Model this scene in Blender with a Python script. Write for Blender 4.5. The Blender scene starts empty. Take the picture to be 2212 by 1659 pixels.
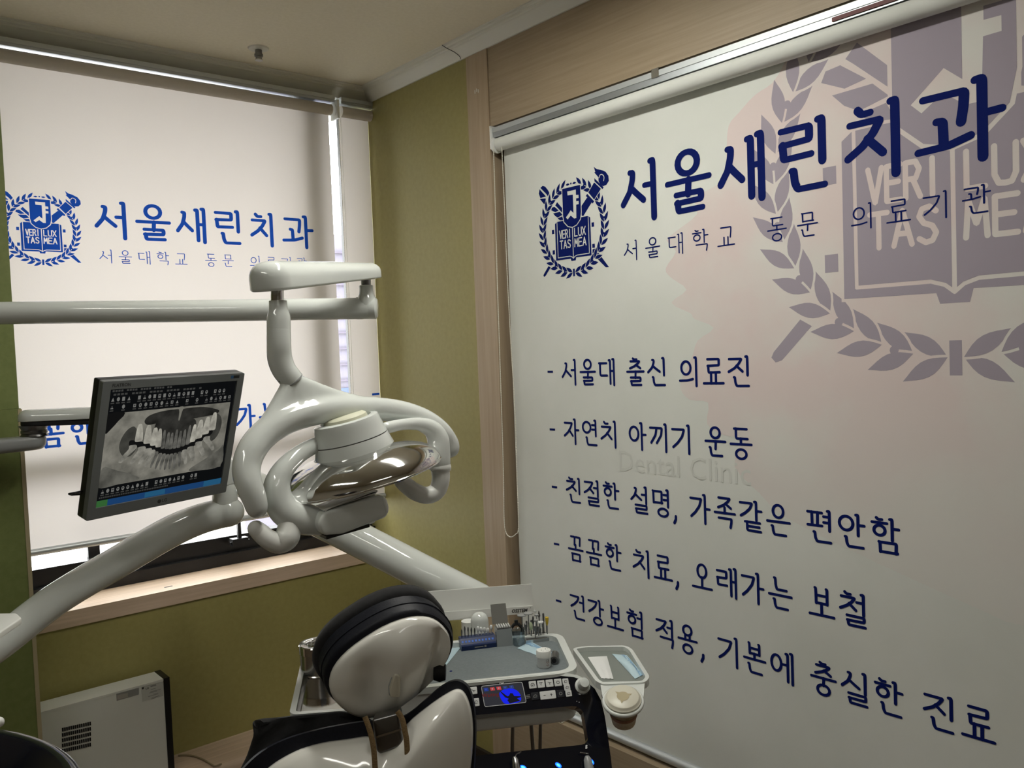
import bpy, bmesh, math, random
from mathutils import Vector, Matrix
from mathutils.geometry import tessellate_polygon, delaunay_2d_cdt
random.seed(7)
scene = bpy.context.scene
COL = scene.collection
V = Vector
PI = math.pi

# ------------------------------------------------------------------ camera
F_PX, CX, CY = 1855.9, 1106.0, 829.5
CAM = V((-1.726, -2.740, 1.42))
_y, _p, _r = math.radians(40.1685), math.radians(2.4132), math.radians(-2.2003)
FW = V((math.sin(_y)*math.cos(_p), math.cos(_y)*math.cos(_p), -math.sin(_p)))
_rt0 = V((math.cos(_y), -math.sin(_y), 0)); _up0 = _rt0.cross(FW)
RT = math.cos(_r)*_rt0 + math.sin(_r)*_up0
UP = -math.sin(_r)*_rt0 + math.cos(_r)*_up0
cd = bpy.data.cameras.new('camera'); cam = bpy.data.objects.new('camera', cd); COL.objects.link(cam)
cd.sensor_width = 36.0; cd.lens = F_PX/2212*36.0; cd.clip_start = 0.02
cam.matrix_world = Matrix((( RT.x, UP.x, -FW.x, CAM.x), (RT.y, UP.y, -FW.y, CAM.y), (RT.z, UP.z, -FW.z, CAM.z), (0, 0, 0, 1)))
scene.camera = cam
# ------------------------------------------------------------------ world, exposure
w = bpy.data.worlds.new('overcast_sky'); scene.world = w; w.use_nodes = True
bg = w.node_tree.nodes['Background']; bg.inputs[0].default_value = (1.0, 0.985, 0.96, 1); bg.inputs[1].default_value = 12.0
scene.view_settings.view_transform = 'Standard'; scene.view_settings.look = 'None'
scene.view_settings.gamma = 1.0; scene.view_settings.use_curve_mapping = False
scene.view_settings.exposure = 0.0
LAMP_STRENGTH = 44.0

# ------------------------------------------------------------------ measuring helpers (photograph pixel -> point in the room)
def ray(x, y): return RT*((x-CX)/F_PX) - UP*((y-CY)/F_PX) + FW
def at(x, y, d): return CAM + ray(x, y)*d
def onX(x, y, X=0.0): d = ray(x, y); return CAM + d*((X-CAM.x)/d.x)
def onY(x, y, Y=0.0): d = ray(x, y); return CAM + d*((Y-CAM.y)/d.y)
def onZ(x, y, Z=0.0): d = ray(x, y); return CAM + d*((Z-CAM.z)/d.z)
def onP(x, y, P, N): d = ray(x, y); return CAM + d*(((P-CAM).dot(N))/d.dot(N))

# ------------------------------------------------------------------ materials
def lin(c):
    if isinstance(c, str):
        c = [int(c[i:i+2], 16)/255 for i in (0, 2, 4)]
        c = [x/12.92 if x <= .04045 else ((x+.055)/1.055)**2.4 for x in c]
    return (c[0], c[1], c[2], 1)
def mat(name, col, rough=.5, metal=0, coat=0, spec=.5, trans=0, ior=1.45, alpha=1, emit=None, es=0, sheen=0):
    m = bpy.data.materials.new(name); m.use_nodes = True
    b = m.node_tree.nodes['Principled BSDF']; I = b.inputs
    I['Base Color'].default_value = lin(col); I['Roughness'].default_value = rough; I['Metallic'].default_value = metal
    I['Coat Weight'].default_value = coat; I['Specular IOR Level'].default_value = spec; I['Coat Roughness'].default_value = .05
    I['Transmission Weight'].default_value = trans; I['IOR'].default_value = ior; I['Alpha'].default_value = alpha
    I['Sheen Weight'].default_value = sheen
    if emit: I['Emission Color'].default_value = lin(emit); I['Emission Strength'].default_value = es
    return m
def nd(m, t): return m.node_tree.nodes.new(t)
def lk(m, a, b): m.node_tree.links.new(a, b)
def noise_col(m, c1, c2, scale, detail=4, stretch=(1, 1, 1), rough=.6, bump=0.0, lo=.35, hi=.65):
    b = m.node_tree.nodes['Principled BSDF']
    tc = nd(m, 'ShaderNodeTexCoord'); mp = nd(m, 'ShaderNodeMapping'); mp.inputs['Scale'].default_value = stretch
    n = nd(m, 'ShaderNodeTexNoise'); n.inputs['Scale'].default_value = scale; n.inputs['Detail'].default_value = detail; n.inputs['Roughness'].default_value = rough
    r = nd(m, 'ShaderNodeValToRGB'); r.color_ramp.elements[0].color = lin(c1); r.color_ramp.elements[1].color = lin(c2)
    r.color_ramp.elements[0].position = lo; r.color_ramp.elements[1].position = hi
    lk(m, tc.outputs['Object'], mp.inputs[0]); lk(m, mp.outputs[0], n.inputs['Vector']); lk(m, n.outputs['Fac'], r.inputs[0]); lk(m, r.outputs[0], b.inputs['Base Color'])
    if bump:
        bp = nd(m, 'ShaderNodeBump'); bp.inputs['Strength'].default_value = bump; bp.inputs['Distance'].default_value = .002
        lk(m, n.outputs['Fac'], bp.inputs['Height']); lk(m, bp.outputs[0], b.inputs['Normal'])
    return m
M = {}
M['olive'] = noise_col(mat('olive_paint', (.31, .275, .10), .55), (.295, .262, .092), (.325, .288, .106), 60, bump=.15)
M['olive2'] = noise_col(mat('moss_green_paint', (.2, .24, .08), .55), (.165, .20, .062), (.19, .225, .074), 60, bump=.15)
M['ceiling'] = noise_col(mat('cream_ceiling_paper', (.70, .645, .51), .8), (.68, .625, .49), (.72, .665, .53), 90, bump=.1)
M['crown'] = mat('white_moulding', (.64, .63, .56), .45)
M['plaster'] = mat('beige_wall', (.62, .57, .47), .8)
M['floor'] = noise_col(mat('brown_wood_floor', (.13, .09, .06), .4), (.11, .075, .05), (.15, .105, .07), 14, stretch=(1, 8, 1))
M['dark_base'] = mat('dark_brown_base', (.018, .013, .010), .5)
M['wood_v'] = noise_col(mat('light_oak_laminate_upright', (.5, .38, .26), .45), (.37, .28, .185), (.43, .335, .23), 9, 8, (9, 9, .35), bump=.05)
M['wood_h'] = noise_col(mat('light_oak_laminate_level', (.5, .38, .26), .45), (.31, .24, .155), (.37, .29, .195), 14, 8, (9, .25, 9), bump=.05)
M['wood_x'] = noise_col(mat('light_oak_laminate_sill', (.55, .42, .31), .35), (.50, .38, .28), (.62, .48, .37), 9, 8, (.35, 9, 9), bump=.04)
M['edge_beige'] = mat('beige_edging', (.42, .36, .22), .6)
M['white'] = mat('white_gloss_plastic', (.66, .69, .665), .10, coat=.6)
M['white2'] = mat('white_satin_plastic', (.78, .79, .76), .3)
M['shell'] = mat('cream_white_shell', (.78, .77, .72), .12, coat=.6)
M['grey_pl'] = mat('grey_plastic', (.30, .31, .31), .3)
M['chrome'] = mat('chrome', (.75, .75, .74), .08, metal=1)
M['steel'] = mat('brushed_steel', (.55, .55, .54), .2, metal=1)
M['steel_d'] = mat('dark_steel', (.20, .20, .20), .32, metal=1)
M['alu'] = mat('anodised_aluminium', (.46, .49, .51), .42, metal=1)
M['alu_w'] = mat('pale_aluminium', (.55, .58, .59), .45, metal=.6)
M['black'] = mat('black_frame', (.008, .008, .009), .35)
M['black_sat'] = mat('black_rubber', (.012, .012, .013), .6)
M['leather'] = noise_col(mat('navy_leatherette', (.005, .006, .011), .5, spec=.3), (.0045, .0055, .010), (.007, .008, .014), 220, bump=.2)
M['fabric_blk'] = noise_col(mat('black_cover_cloth', (.006, .006, .007), .85, sheen=.05), (.004, .004, .005), (.012, .012, .013), 40, bump=.4)
M['navy_gloss'] = mat('navy_black_gloss', (.004, .005, .010), .12, coat=.5)
M['mat_grey'] = noise_col(mat('grey_silicone_mat', (.16, .185, .195), .55), (.15, .175, .185), (.175, .20, .21), 200, bump=.1)
M['blue_pr'] = mat('navy_print', (.004, .011, .110), .7, spec=.06)
M['beige_pl'] = mat('ivory_plastic', (.50, .47, .38), .35)
M['zip'] = noise_col(mat('tan_zip_tape', (.20, .13, .055), .8), (.15, .095, .04), (.25, .17, .08), 300, stretch=(1, 1, 3))
M['red'] = mat('dark_red_tag', (.10, .008, .008), .5)
M['cream'] = mat('cream_disc', (.60, .60, .47), .5)
M['bead'] = mat('bead_chain_plastic', (.72, .70, .60), .3)
M['mirror'] = mat('mirror_steel', (.80, .77, .75), .07, metal=1)
M['lav'] = mat('lavender_print', (.37, .33, .385), .8, spec=.1)
M['facade'] = mat('lavender_facade', (.105, .098, .130), .8)
M['facade_l'] = mat('facade_line', (.075, .065, .092), .8)
M['facade_b'] = mat('facade_blue', (.040, .060, .125), .7)
M['pouch'] = mat('pale_blue_pouch', (.48, .63, .70), .4)
M['pouch_b'] = mat('pouch_blue_print', (.25, .42, .60), .5)
M['paper'] = mat('white_paper', (.72, .73, .72), .6)
M['screen_off'] = mat('grey_bezel', (.12, .125, .125), .4)
M['dark_txt'] = mat('dark_print', (.03, .03, .03), .6)
M['grey_txt'] = mat('grey_print', (.25, .25, .24), .6)
def glass(name, tint=(1, 1, 1), gloss=.06):
    m = bpy.data.materials.new(name); m.use_nodes = True; nt = m.node_tree; nt.nodes.clear()
    o = nt.nodes.new('ShaderNodeOutputMaterial'); mx = nt.nodes.new('ShaderNodeMixShader'); t = nt.nodes.new('ShaderNodeBsdfTransparent'); g = nt.nodes.new('ShaderNodeBsdfGlossy')
    t.inputs[0].default_value = (*tint, 1); g.inputs['Roughness'].default_value = .03; mx.inputs[0].default_value = gloss
    nt.links.new(t.outputs[0], mx.inputs[1]); nt.links.new(g.outputs[0], mx.inputs[2]); nt.links.new(mx.outputs[0], o.inputs[0]); return m
M['pane'] = glass('window_glass', (.93, .95, .96))
M['clear'] = glass('clear_plastic', (.80, .84, .86), .12)
def translucent(name, col, tcol, fac, rough_bump=True):
    m = bpy.data.materials.new(name); m.use_nodes = True; nt = m.node_tree; nt.nodes.clear()
    o = nt.nodes.new('ShaderNodeOutputMaterial'); mx = nt.nodes.new('ShaderNodeMixShader'); d = nt.nodes.new('ShaderNodeBsdfDiffuse'); t = nt.nodes.new('ShaderNodeBsdfTranslucent')
    d.inputs[0].default_value = lin(col); t.inputs[0].default_value = lin(tcol); mx.inputs[0].default_value = fac
    nt.links.new(d.outputs[0], mx.inputs[1]); nt.links.new(t.outputs[0], mx.inputs[2]); nt.links.new(mx.outputs[0], o.inputs[0])
    if rough_bump:
        n = nt.nodes.new('ShaderNodeTexNoise'); n.inputs['Scale'].default_value = 500; n.inputs['Detail'].default_value = 2
        tc = nt.nodes.new('ShaderNodeTexCoord'); nt.links.new(tc.outputs['Object'], n.inputs['Vector'])
        b = nt.nodes.new('ShaderNodeBump'); b.inputs['Strength'].default_value = .15; b.inputs['Distance'].default_value = .001
        nt.links.new(n.outputs['Fac'], b.inputs['Height']); nt.links.new(b.outputs[0], d.inputs['Normal'])
    return m
M['fabA'] = translucent('blind_fabric_backlit', (.60, .55, .48), (.80, .745, .715), .165)
M['blueA'] = translucent('blue_print_backlit', (.010, .045, .30), (.03, .16, .80), .55, False)
M['fabB'] = mat('blind_fabric_white', (.70, .72, .68), .85)
noise_col(M['fabB'], (.68, .70, .655), (.725, .74, .70), 3.2, 5, bump=0.0)
M['knock'] = mat('watermark_gap_fabric', (.68, .645, .615), .85)
def wash():
    m = mat('pink_wash_print', (.72, .60, .58), .85); b = m.node_tree.nodes['Principled BSDF']
    tc = nd(m, 'ShaderNodeTexCoord'); n = nd(m, 'ShaderNodeTexNoise'); n.inputs['Scale'].default_value = 3.5; n.inputs['Detail'].default_value = 5
    lk(m, tc.outputs['Object'], n.inputs['Vector'])
    sx = nd(m, 'ShaderNodeSeparateXYZ'); lk(m, tc.outputs['Object'], sx.inputs[0])
    mr = nd(m, 'ShaderNodeMapRange'); mr.inputs[1].default_value = .93; mr.inputs[2].default_value = 1.32; mr.inputs[3].default_value = 0; mr.inputs[4].default_value = 1
    lk(m, sx.outputs[2], mr.inputs[0])
    mr2 = nd(m, 'ShaderNodeMapRange'); mr2.inputs[1].default_value = .36; mr2.inputs[2].default_value = .56; lk(m, n.outputs['Fac'], mr2.inputs[0])
    mu = nd(m, 'ShaderNodeMath'); mu.operation = 'MULTIPLY'; lk(m, mr.outputs[0], mu.inputs[0]); lk(m, mr2.outputs[0], mu.inputs[1])
    mx = nd(m, 'ShaderNodeMix'); mx.data_type = 'RGBA'; mx.inputs[6].default_value = lin((.71, .70, .66)); mx.inputs[7].default_value = lin((.71, .61, .59))
    lk(m, mu.outputs[0], mx.inputs[0]); lk(m, mx.outputs[2], b.inputs['Base Color']); return m
M['wash'] = wash()
def emis(name, col, s=1.0):
    m = bpy.data.materials.new(name); m.use_nodes = True; nt = m.node_tree; nt.nodes.clear()
    o = nt.nodes.new('ShaderNodeOutputMaterial'); e = nt.nodes.new('ShaderNodeEmission'); e.inputs[0].default_value = lin(col); e.inputs[1].default_value = s
    nt.links.new(e.outputs[0], o.inputs[0]); return m
def emis_noise(name, c1, c2, scale, s=1.0):
    m = emis(name, c1, s); nt = m.node_tree; e = [n for n in nt.nodes if n.type == 'EMISSION'][0]
    tc = nt.nodes.new('ShaderNodeTexCoord'); n = nt.nodes.new('ShaderNodeTexNoise'); n.inputs['Scale'].default_value = scale; n.inputs['Detail'].default_value = 5
    r = nt.nodes.new('ShaderNodeValToRGB'); r.color_ramp.elements[0].color = lin(c1); r.color_ramp.elements[1].color = lin(c2); r.color_ramp.elements[0].position = .3; r.color_ramp.elements[1].position = .7
    nt.links.new(tc.outputs['Object'], n.inputs['Vector']); nt.links.new(n.outputs['Fac'], r.inputs[0]); nt.links.new(r.outputs[0], e.inputs[0]); return m

# ------------------------------------------------------------------ mesh helpers
class MB:
    def __init__(s): s.v = []; s.f = []; s.m = []
    def add(s, verts, faces, mi=0):
        o = len(s.v); s.v += [V(p) for p in verts]; s.f += [tuple(i+o for i in f) for f in faces]; s.m += [mi]*len(faces); return s
    def box(s, a, b, mi=0):
        x0, y0, z0 = a; x1, y1, z1 = b
        return s.add([(x0,y0,z0),(x1,y0,z0),(x1,y1,z0),(x0,y1,z0),(x0,y0,z1),(x1,y0,z1),(x1,y1,z1),(x0,y1,z1)],
                     [(0,3,2,1),(4,5,6,7),(0,1,5,4),(1,2,6,5),(2,3,7,6),(3,0,4,7)], mi)
    def obox(s, c, ax, hx, ay, hy, az, hz, mi=0):
        P = [c + ax*(i*hx) + ay*(j*hy) + az*(k*hz) for k in (-1, 1) for i, j in ((-1,-1),(1,-1),(1,1),(-1,1))]
        return s.add(P, [(0,3,2,1),(4,5,6,7),(0,1,5,4),(1,2,6,5),(2,3,7,6),(3,0,4,7)], mi)
    def tube(s, pts, rad, seg=16, caps=True, round_caps=False, flat=1.0, upv=None, mi=0):
        pts = [V(p) for p in pts]; n = len(pts)
        if not isinstance(rad, (list, tuple)): rad = [rad]*n
        rings = []; prev = None
        def frame(t):
            nonlocal prev
            if upv is not None: a = upv - t*upv.dot(t)
            elif prev is None: a = V((0,0,1)) - t*t.z if abs(t.z) < .9 else V((1,0,0)) - t*t.x
            else: a = prev - t*prev.dot(t)
            if a.length < 1e-6: a = t.orthogonal()
            a.normalize(); prev = a; return a, t.cross(a)
        tang = []
        for i in range(n):
            t = (pts[min(i+1,n-1)] - pts[max(i-1,0)]); t.normalize(); tang.append(t)
        P = []; R = []; T = []
        if round_caps:
            for k in range(4): a = PI/2*k/4; P.append(pts[0]-tang[0]*rad[0]*math.cos(a)); R.append(rad[0]*max(math.sin(a), .02)); T.append(tang[0])
        for i in range(n): P.append(pts[i]); R.append(rad[i]); T.append(tang[i])
        if round_caps:
            for k in range(3, -1, -1): a = PI/2*k/4; P.append(pts[-1]+tang[-1]*rad[-1]*math.cos(a)); R.append(rad[-1]*max(math.sin(a), .02)); T.append(tang[-1])
        vs = []; fs = []
        for p, r, t in zip(P, R, T):
            a, b = frame(t)
            for k in range(seg):
                an = 2*PI*k/seg; vs.append(p + a*(r*math.cos(an)*flat) + b*(r*math.sin(an)))
        m = len(P)
        for i in range(m-1):
            for k in range(seg):
                k2 = (k+1) % seg; fs.append((i*seg+k, i*seg+k2, (i+1)*seg+k2, (i+1)*seg+k))
        if caps: fs.append(tuple(range(seg-1, -1, -1))); fs.append(tuple((m-1)*seg+k for k in range(seg)))
        return s.add(vs, fs, mi)
    def lathe(s, prof, c, ax, seg=32, mi=0, ex=None, sx=1.0, sy=1.0):
        ax = V(ax).normalized()
        a = (ex - ax*ex.dot(ax)).normalized() if ex is not None else ax.orthogonal().normalized(); b = ax.cross(a); c = V(c)
        vs = []; fs = []; n = len(prof)
        for r, h in prof:
            for k in range(seg): an = 2*PI*k/seg; vs.append(c + ax*h + a*(r*sx*math.cos(an)) + b*(r*sy*math.sin(an)))
        for i in range(n-1):
            for k in range(seg): k2 = (k+1) % seg; fs.append((i*seg+k, i*seg+k2, (i+1)*seg+k2, (i+1)*seg+k))
        if prof[0][0] > 1e-5: fs.append(tuple(range(seg-1, -1, -1)))
        if prof[-1][0] > 1e-5: fs.append(tuple((n-1)*seg+k for k in range(seg)))
        return s.add(vs, fs, mi)
    def prism(s, poly, nrm, th, mi=0, holes=()):
        """poly: list of 3D points of one plane; extruded by th along nrm"""
        nrm = V(nrm).normalized(); loops = [[V(p) for p in poly]] + [[V(p) for p in h] for h in holes]
        tris = tessellate_polygon(loops); flat = [p for l in loops for p in l]; n = len(flat)
        vs = flat + [p + nrm*th for p in flat]; fs = []
        for t in tris:
            a, b, c = (flat[i] for i in t)
            if (b-a).cross(c-a).dot(nrm) > 0: fs.append((t[2], t[1], t[0])); fs.append(tuple(i+n for i in t))
            else: fs.append(tuple(t)); fs.append((t[2]+n, t[1]+n, t[0]+n))
        o = 0
        for l in loops:
            k = len(l)
            for i in range(k): j = (i+1) % k; fs.append((o+i, o+j, o+j+n, o+i+n))
            o += k
        return s.add(vs, fs, mi)
    def flat(s, poly, mi=0, holes=()):
        loops = [[V(p) for p in poly]] + [[V(p) for p in h] for h in holes]
        return s.add([p for l in loops for p in l], [tuple(t) for t in tessellate_polygon(loops)], mi)
def mesh_of(mb, mats, smooth=False, name='m'):
    me = bpy.data.meshes.new(name); me.from_pydata([tuple(p) for p in mb.v], [], mb.f)
    for m in (mats if isinstance(mats, (list, tuple)) else [mats]): me.materials.append(m)
    for p, i in zip(me.polygons, mb.m): p.material_index = i
    bm = bmesh.new(); bm.from_mesh(me); bmesh.ops.recalc_face_normals(bm, faces=bm.faces); bm.to_mesh(me); bm.free()
    if smooth: me.polygons.foreach_set('use_smooth', [True]*len(me.polygons)); 
    me.update(); return me
def sharp(me, ang=40):
    try: me.set_sharp_from_angle(angle=math.radians(ang))
    except Exception: pass
def obj(name, mb, mats, parent=None, smooth=False, base=None, keep=False):
    if parent is None and base is None and not keep:
        xs = [p.x for p in mb.v]; ys = [p.y for p in mb.v]; zs = [p.z for p in mb.v]
        base = V(((min(xs)+max(xs))/2, (min(ys)+max(ys))/2, min(zs)))
    if parent is None and base is not None: mb.v = [p-base for p in mb.v]
    me = mesh_of(mb, mats, smooth, name)
    if smooth: sharp(me, smooth if smooth is not True else 40)
    o = bpy.data.objects.new(name, me); COL.objects.link(o)
    if parent is not None:
        o.parent = parent; o.matrix_parent_inverse = Matrix.Translation(-WPOS[parent.name]); WPOS[o.name] = V((0,0,0))
    else:
        o.location = base if base is not None else V((0,0,0)); WPOS[o.name] = V(o.location)
    return o
WPOS = {}
def thing(name, loc, label, cat, group=None):
    o = bpy.data.objects.new(name, None); COL.objects.link(o); o.location = loc; o.empty_display_size = .05
    WPOS[o.name] = V(loc); return tag(o, label, cat, group)
def tag(o, label, cat, group=None):
    o['label'] = label; o['category'] = cat
    if group: o['group'] = group
    return o
def struct(name, mb, mats, smooth=False):
    o = obj(name, mb, mats, smooth=smooth, keep=True); o['kind'] = 'structure'; return o
def spline(pts, n=8, closed=False):
    """Catmull-Rom through tuples (any dimension)"""
    out = []; m = len(pts); P = [tuple(p) for p in pts]
    rng = range(m) if closed else range(m-1)
    for i in rng:
        p1, p2 = P[i % m], P[(i+1) % m]
        p0 = P[(i-1) % m] if closed or i > 0 else tuple(2*a-b for a, b in zip(p1, p2))
        p3 = P[(i+2) % m] if closed or i+2 < m else tuple(2*b-a for a, b in zip(p1, p2))
        for k in range(n):
            t = k/n
            out.append(tuple(.5*((2*b)+(c-a)*t+(2*a-5*b+4*c-d)*t*t+(-a+3*b-3*c+d)*t**3) for a, b, c, d in zip(p0, p1, p2, p3)))
    if not closed: out.append(P[-1])
    return out
def ptube(mb, rows, n=6, **k):
    """rows of (px, py, depth, radius_px): a tube through points measured in the photograph, at their own depth"""
    sp = spline(rows, n); return mb.tube([at(a, b, d) for a, b, d, r in sp], [r*d/F_PX for a, b, d, r in sp], **k)
def arc2(cx, cy, r, a0, a1, n=6): return [(cx+r*math.cos(a0+(a1-a0)*i/n), cy+r*math.sin(a0+(a1-a0)*i/n)) for i in range(n+1)]
def round_poly(pts, r, n=5):
    """round the corners of a polygon (any dimension tuples)"""
    out = []; m = len(pts); P = [V(p) for p in pts]
    for i in range(m):
        p = P[i]; a = P[i-1]-p; b = P[(i+1) % m]-p
        rr = r[i] if isinstance(r, (list, tuple)) else r
        k = min(rr, a.length*.48, b.length*.48); A = p+a.normalized()*k; B = p+b.normalized()*k
        for j in range(n+1): t = j/n; out.append(A*(1-t)**2 + p*(2*t*(1-t)) + B*t*t)
    return out
def inset(loop, nrm, d):
    """offset a planar loop inwards by d"""
    m = len(loop); c = sum(loop, V((0,0,0)))/m; out = []
    for i in range(m):
        t = (loop[(i+1) % m]-loop[i-1]); t.normalize(); q = nrm.cross(t)
        if q.dot(c-loop[i]) < 0: q = -q
        out.append(loop[i]+q*d)
    return out
def shrink(pts, d):
    """offset a convex horizontal polygon inwards by d, keeping its corners sharp"""
    P = [V(p) for p in pts]; n = len(P); c = sum(P, V((0, 0, 0)))/n; out = []
    for i in range(n):
        a, p, e = P[i-1], P[i], P[(i+1) % n]; d1 = (p-a).normalized(); d2 = (e-p).normalized()
        n1 = V((-d1.y, d1.x, 0)); n2 = V((-d2.y, d2.x, 0))
        if n1.dot(c-p) < 0: n1 = -n1
        if n2.dot(c-p) < 0: n2 = -n2
        out.append(p+(n1+n2)*(d/(1+n1.dot(n2))))
    return out
def loft(mb, loops, cap0=True, cap1=True, mi=0):
    k = len(loops[0]); vs = [p for l in loops for p in l]; fs = []
    for i in range(len(loops)-1):
        for j in range(k): j2 = (j+1) % k; fs.append((i*k+j, i*k+j2, (i+1)*k+j2, (i+1)*k+j))
    if cap0: fs.append(tuple(range(k-1, -1, -1)))
    if cap1: fs.append(tuple((len(loops)-1)*k+j for j in range(k)))
    return mb.add(vs, fs, mi)
Z3 = V((0, 0, 1))
def soft_slab(mb, loop, nrm, th, bt=.004, bb=.004, mi=0, n=4):
    """slab from loop extruded th along nrm with rounded edges (bt at far side, bb at the loop side)"""
    loop = [V(p) for p in loop]; nrm = V(nrm).normalized(); L = []
    for i in range(n+1):
        a = PI/2*i/n; L.append([p+nrm*(bb*(1-math.sin(a))) for p in inset(loop, nrm, bb*(1-math.cos(PI/2-a)) if False else bb*(1-math.sin(a)) )] if False else [p+nrm*(bb*(1-math.cos(a))) for p in inset(loop, nrm, bb*(1-math.sin(a)))])
    for i in range(n+1):
        a = PI/2*i/n; L.append([p+nrm*(th-bt+bt*math.sin(a)) for p in inset(loop, nrm, bt*(1-math.cos(a)))])
    return loft(mb, L, mi=mi)
def remesh(name, mb, m, parent, voxel=.004, smooth=8):
    """fuse overlapping pieces into one continuous surface"""
    me = mesh_of(mb, m, False, name); o = bpy.data.objects.new('tmp', me); COL.objects.link(o)
    r = o.modifiers.new('r', 'REMESH'); r.mode = 'VOXEL'; r.voxel_size = voxel; r.use_smooth_shade = True
    s = o.modifiers.new('s', 'SMOOTH'); s.factor = .5; s.iterations = smooth
    dg = bpy.context.evaluated_depsgraph_get(); new = bpy.data.meshes.new_from_object(o.evaluated_get(dg)); new.name = name
    bpy.data.objects.remove(o); bpy.data.meshes.remove(me)
    new.materials.clear(); new.materials.append(m)
    new.polygons.foreach_set('use_smooth', [True]*len(new.polygons))
    q = bpy.data.objects.new(name, new); COL.objects.link(q); q.parent = parent; q.matrix_parent_inverse = Matrix.Translation(-WPOS[parent.name]); WPOS[q.name] = V((0,0,0))
    return q
def text_mb(s, size, o, u, v, align='CENTER', bold=0.0, shear=0.0):
    """flat lettering of the built-in font as mesh: o centre, u right, v up"""
    c = bpy.data.curves.new('t', 'FONT'); c.body = s; c.size = size; c.align_x = align; c.align_y = 'CENTER'; c.resolution_u = 2; c.offset = bold; c.shear = shear
    ob = bpy.data.objects.new('t', c); COL.objects.link(ob); dg = bpy.context.evaluated_depsgraph_get()
    me = bpy.data.meshes.new_from_object(ob.evaluated_get(dg)); mb = MB()
    mb.add([o+u*p.co.x+v*p.co.y for p in me.vertices], [tuple(p.vertices) for p in me.polygons])
    bpy.data.objects.remove(ob); bpy.data.curves.remove(c); bpy.data.meshes.remove(me); return mb

# ================================================================== THE SETTING
CEIL = 2.40
b = MB(); b.box((-4.2, -5.2, -.06), (.5, .3, 0)); struct('floor', b, M['floor'])
b = MB(); b.box((-4.2, -5.2, CEIL), (.5, .3, CEIL+.06)); struct('ceiling', b, M['ceiling'])
b = MB(); b.box((0, -.53, 0), (.14, .30, CEIL)); struct('wall_right', b, M['olive'])
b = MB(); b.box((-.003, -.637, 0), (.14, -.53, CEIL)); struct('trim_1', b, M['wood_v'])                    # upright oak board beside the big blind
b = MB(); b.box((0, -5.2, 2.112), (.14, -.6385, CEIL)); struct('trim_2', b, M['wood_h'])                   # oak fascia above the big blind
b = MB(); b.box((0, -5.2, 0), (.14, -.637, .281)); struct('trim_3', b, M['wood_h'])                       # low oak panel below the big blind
b = MB(); b.box((.14, -5.2, 0), (.20, .30, CEIL)); struct('wall_right_outer', b, M['plaster'])  # unseen board added behind the big blind to keep light out
b = MB(); b.box((-4.2, 0, 0), (0, .16, .657)); struct('wall_window', b, M['olive'])
b = MB(); b.box((-4.2, .08, 2.354), (0, 1.05, CEIL)); struct('wall_header', b, M['crown'])  # runs on outdoors as an added, unseen eave that dims the blind's top
b = MB(); b.box((-4.2, .17, .66), (-1.36, .29, 2.354)); struct('wall_window_side', b, M['olive'])
b = MB(); b.box((-4.26, -5.2, 0), (-4.2, .3, CEIL)); struct('wall_left', b, M['plaster'])
b = MB(); b.box((-4.2, -5.26, 0), (.2, -5.2, CEIL)); struct('wall_back', b, M['plaster'])
b = MB(); b.box((-.012, -.53, 0), (0, -.002, .072)); struct('baseboard_right', b, M['dark_base'])
# oak sill board with its fascia, and the low oak ledge at the foot of the window wall
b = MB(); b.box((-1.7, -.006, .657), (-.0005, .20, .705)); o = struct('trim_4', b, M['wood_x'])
mk = MB(); P = onZ(364, 1267, .7056); mk.box((P.x-.013, P.y-.004, .7051), (P.x+.012, P.y+.003, .7056)); obj('scratch', mk, M['dark_txt'], o)
lp = [V((0, 0, 0)), V((0, -.160, 0)), *[V((0, -.160-.02*math.sin(a), -.02+.02*math.cos(a))) for a in (PI/8, PI/4, 3*PI/8, PI/2)], V((0, -.18, -.182)), V((0, 0, -.182))]
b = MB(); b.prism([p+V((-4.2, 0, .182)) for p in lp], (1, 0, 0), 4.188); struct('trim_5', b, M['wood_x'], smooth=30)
# crown mouldings: stepped cove profile, mitred into the corner
prof = [(0, 0), (.006, 0), (.010, .006), (.018, .016), (.030, .026), (.038, .029), (.040, .034), (.047, .036), (.049, .041), (.055, .042), (.056, .0455), (0, .0455)]  # (out, up)
def crown(name, along, out, origin, L):
    b = MB(); n = len(prof); vs = []
    for e in (0, 1):
        for o_, u_ in prof:
            s = (o_ if e == 0 else L); vs.append(origin + along*s + out*o_ + V((0, 0, u_)))
    fs = [(i, (i+1) % n, n+(i+1) % n, n+i) for i in range(n)] + [tuple(range(n-1, -1, -1)), tuple(range(n, 2*n))]
    b.add(vs, fs); return struct(name, b, M['crown'], smooth=25)
cr = crown('trim_6', V((0, -1, 0)), V((-1, 0, 0)), V((-.001, .079, 2.3545)), 5.2)
crown('trim_7', V((-1, 0, 0)), V((0, -1, 0)), V((-.001, .079, 2.3545)), 4.1)
# hairline crack in the moulding where the two lengths meet
b = MB(); pr = []
for x, y in ((955, 97), (965, 103), (978, 107), (988, 114), (994, 121), (997, 127)):
    t = (x-955)/42; oo = .056-.05*t; uu = .045-.043*t; P = onP(x, y, V((-.03, 0, 2.3765)), V((-.62, 0, -.78)))
    pr.append(V((-.001-oo-.002, P.y, 2.3535+uu)))
b.tube(pr, .0011, 5); obj('crack', b, M['dark_base'], cr)
b = MB()
for dy, dz in ((0, 0), (-.009, .003), (-.017, -.001)): b.box((-.0036, -.572+dy-.002, 2.236+dz-.005), (-.003, -.572+dy+.002, 2.236+dz+.006))
obj('screw_scars', b, M['crown'], bpy.data.objects['trim_1'])
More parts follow.
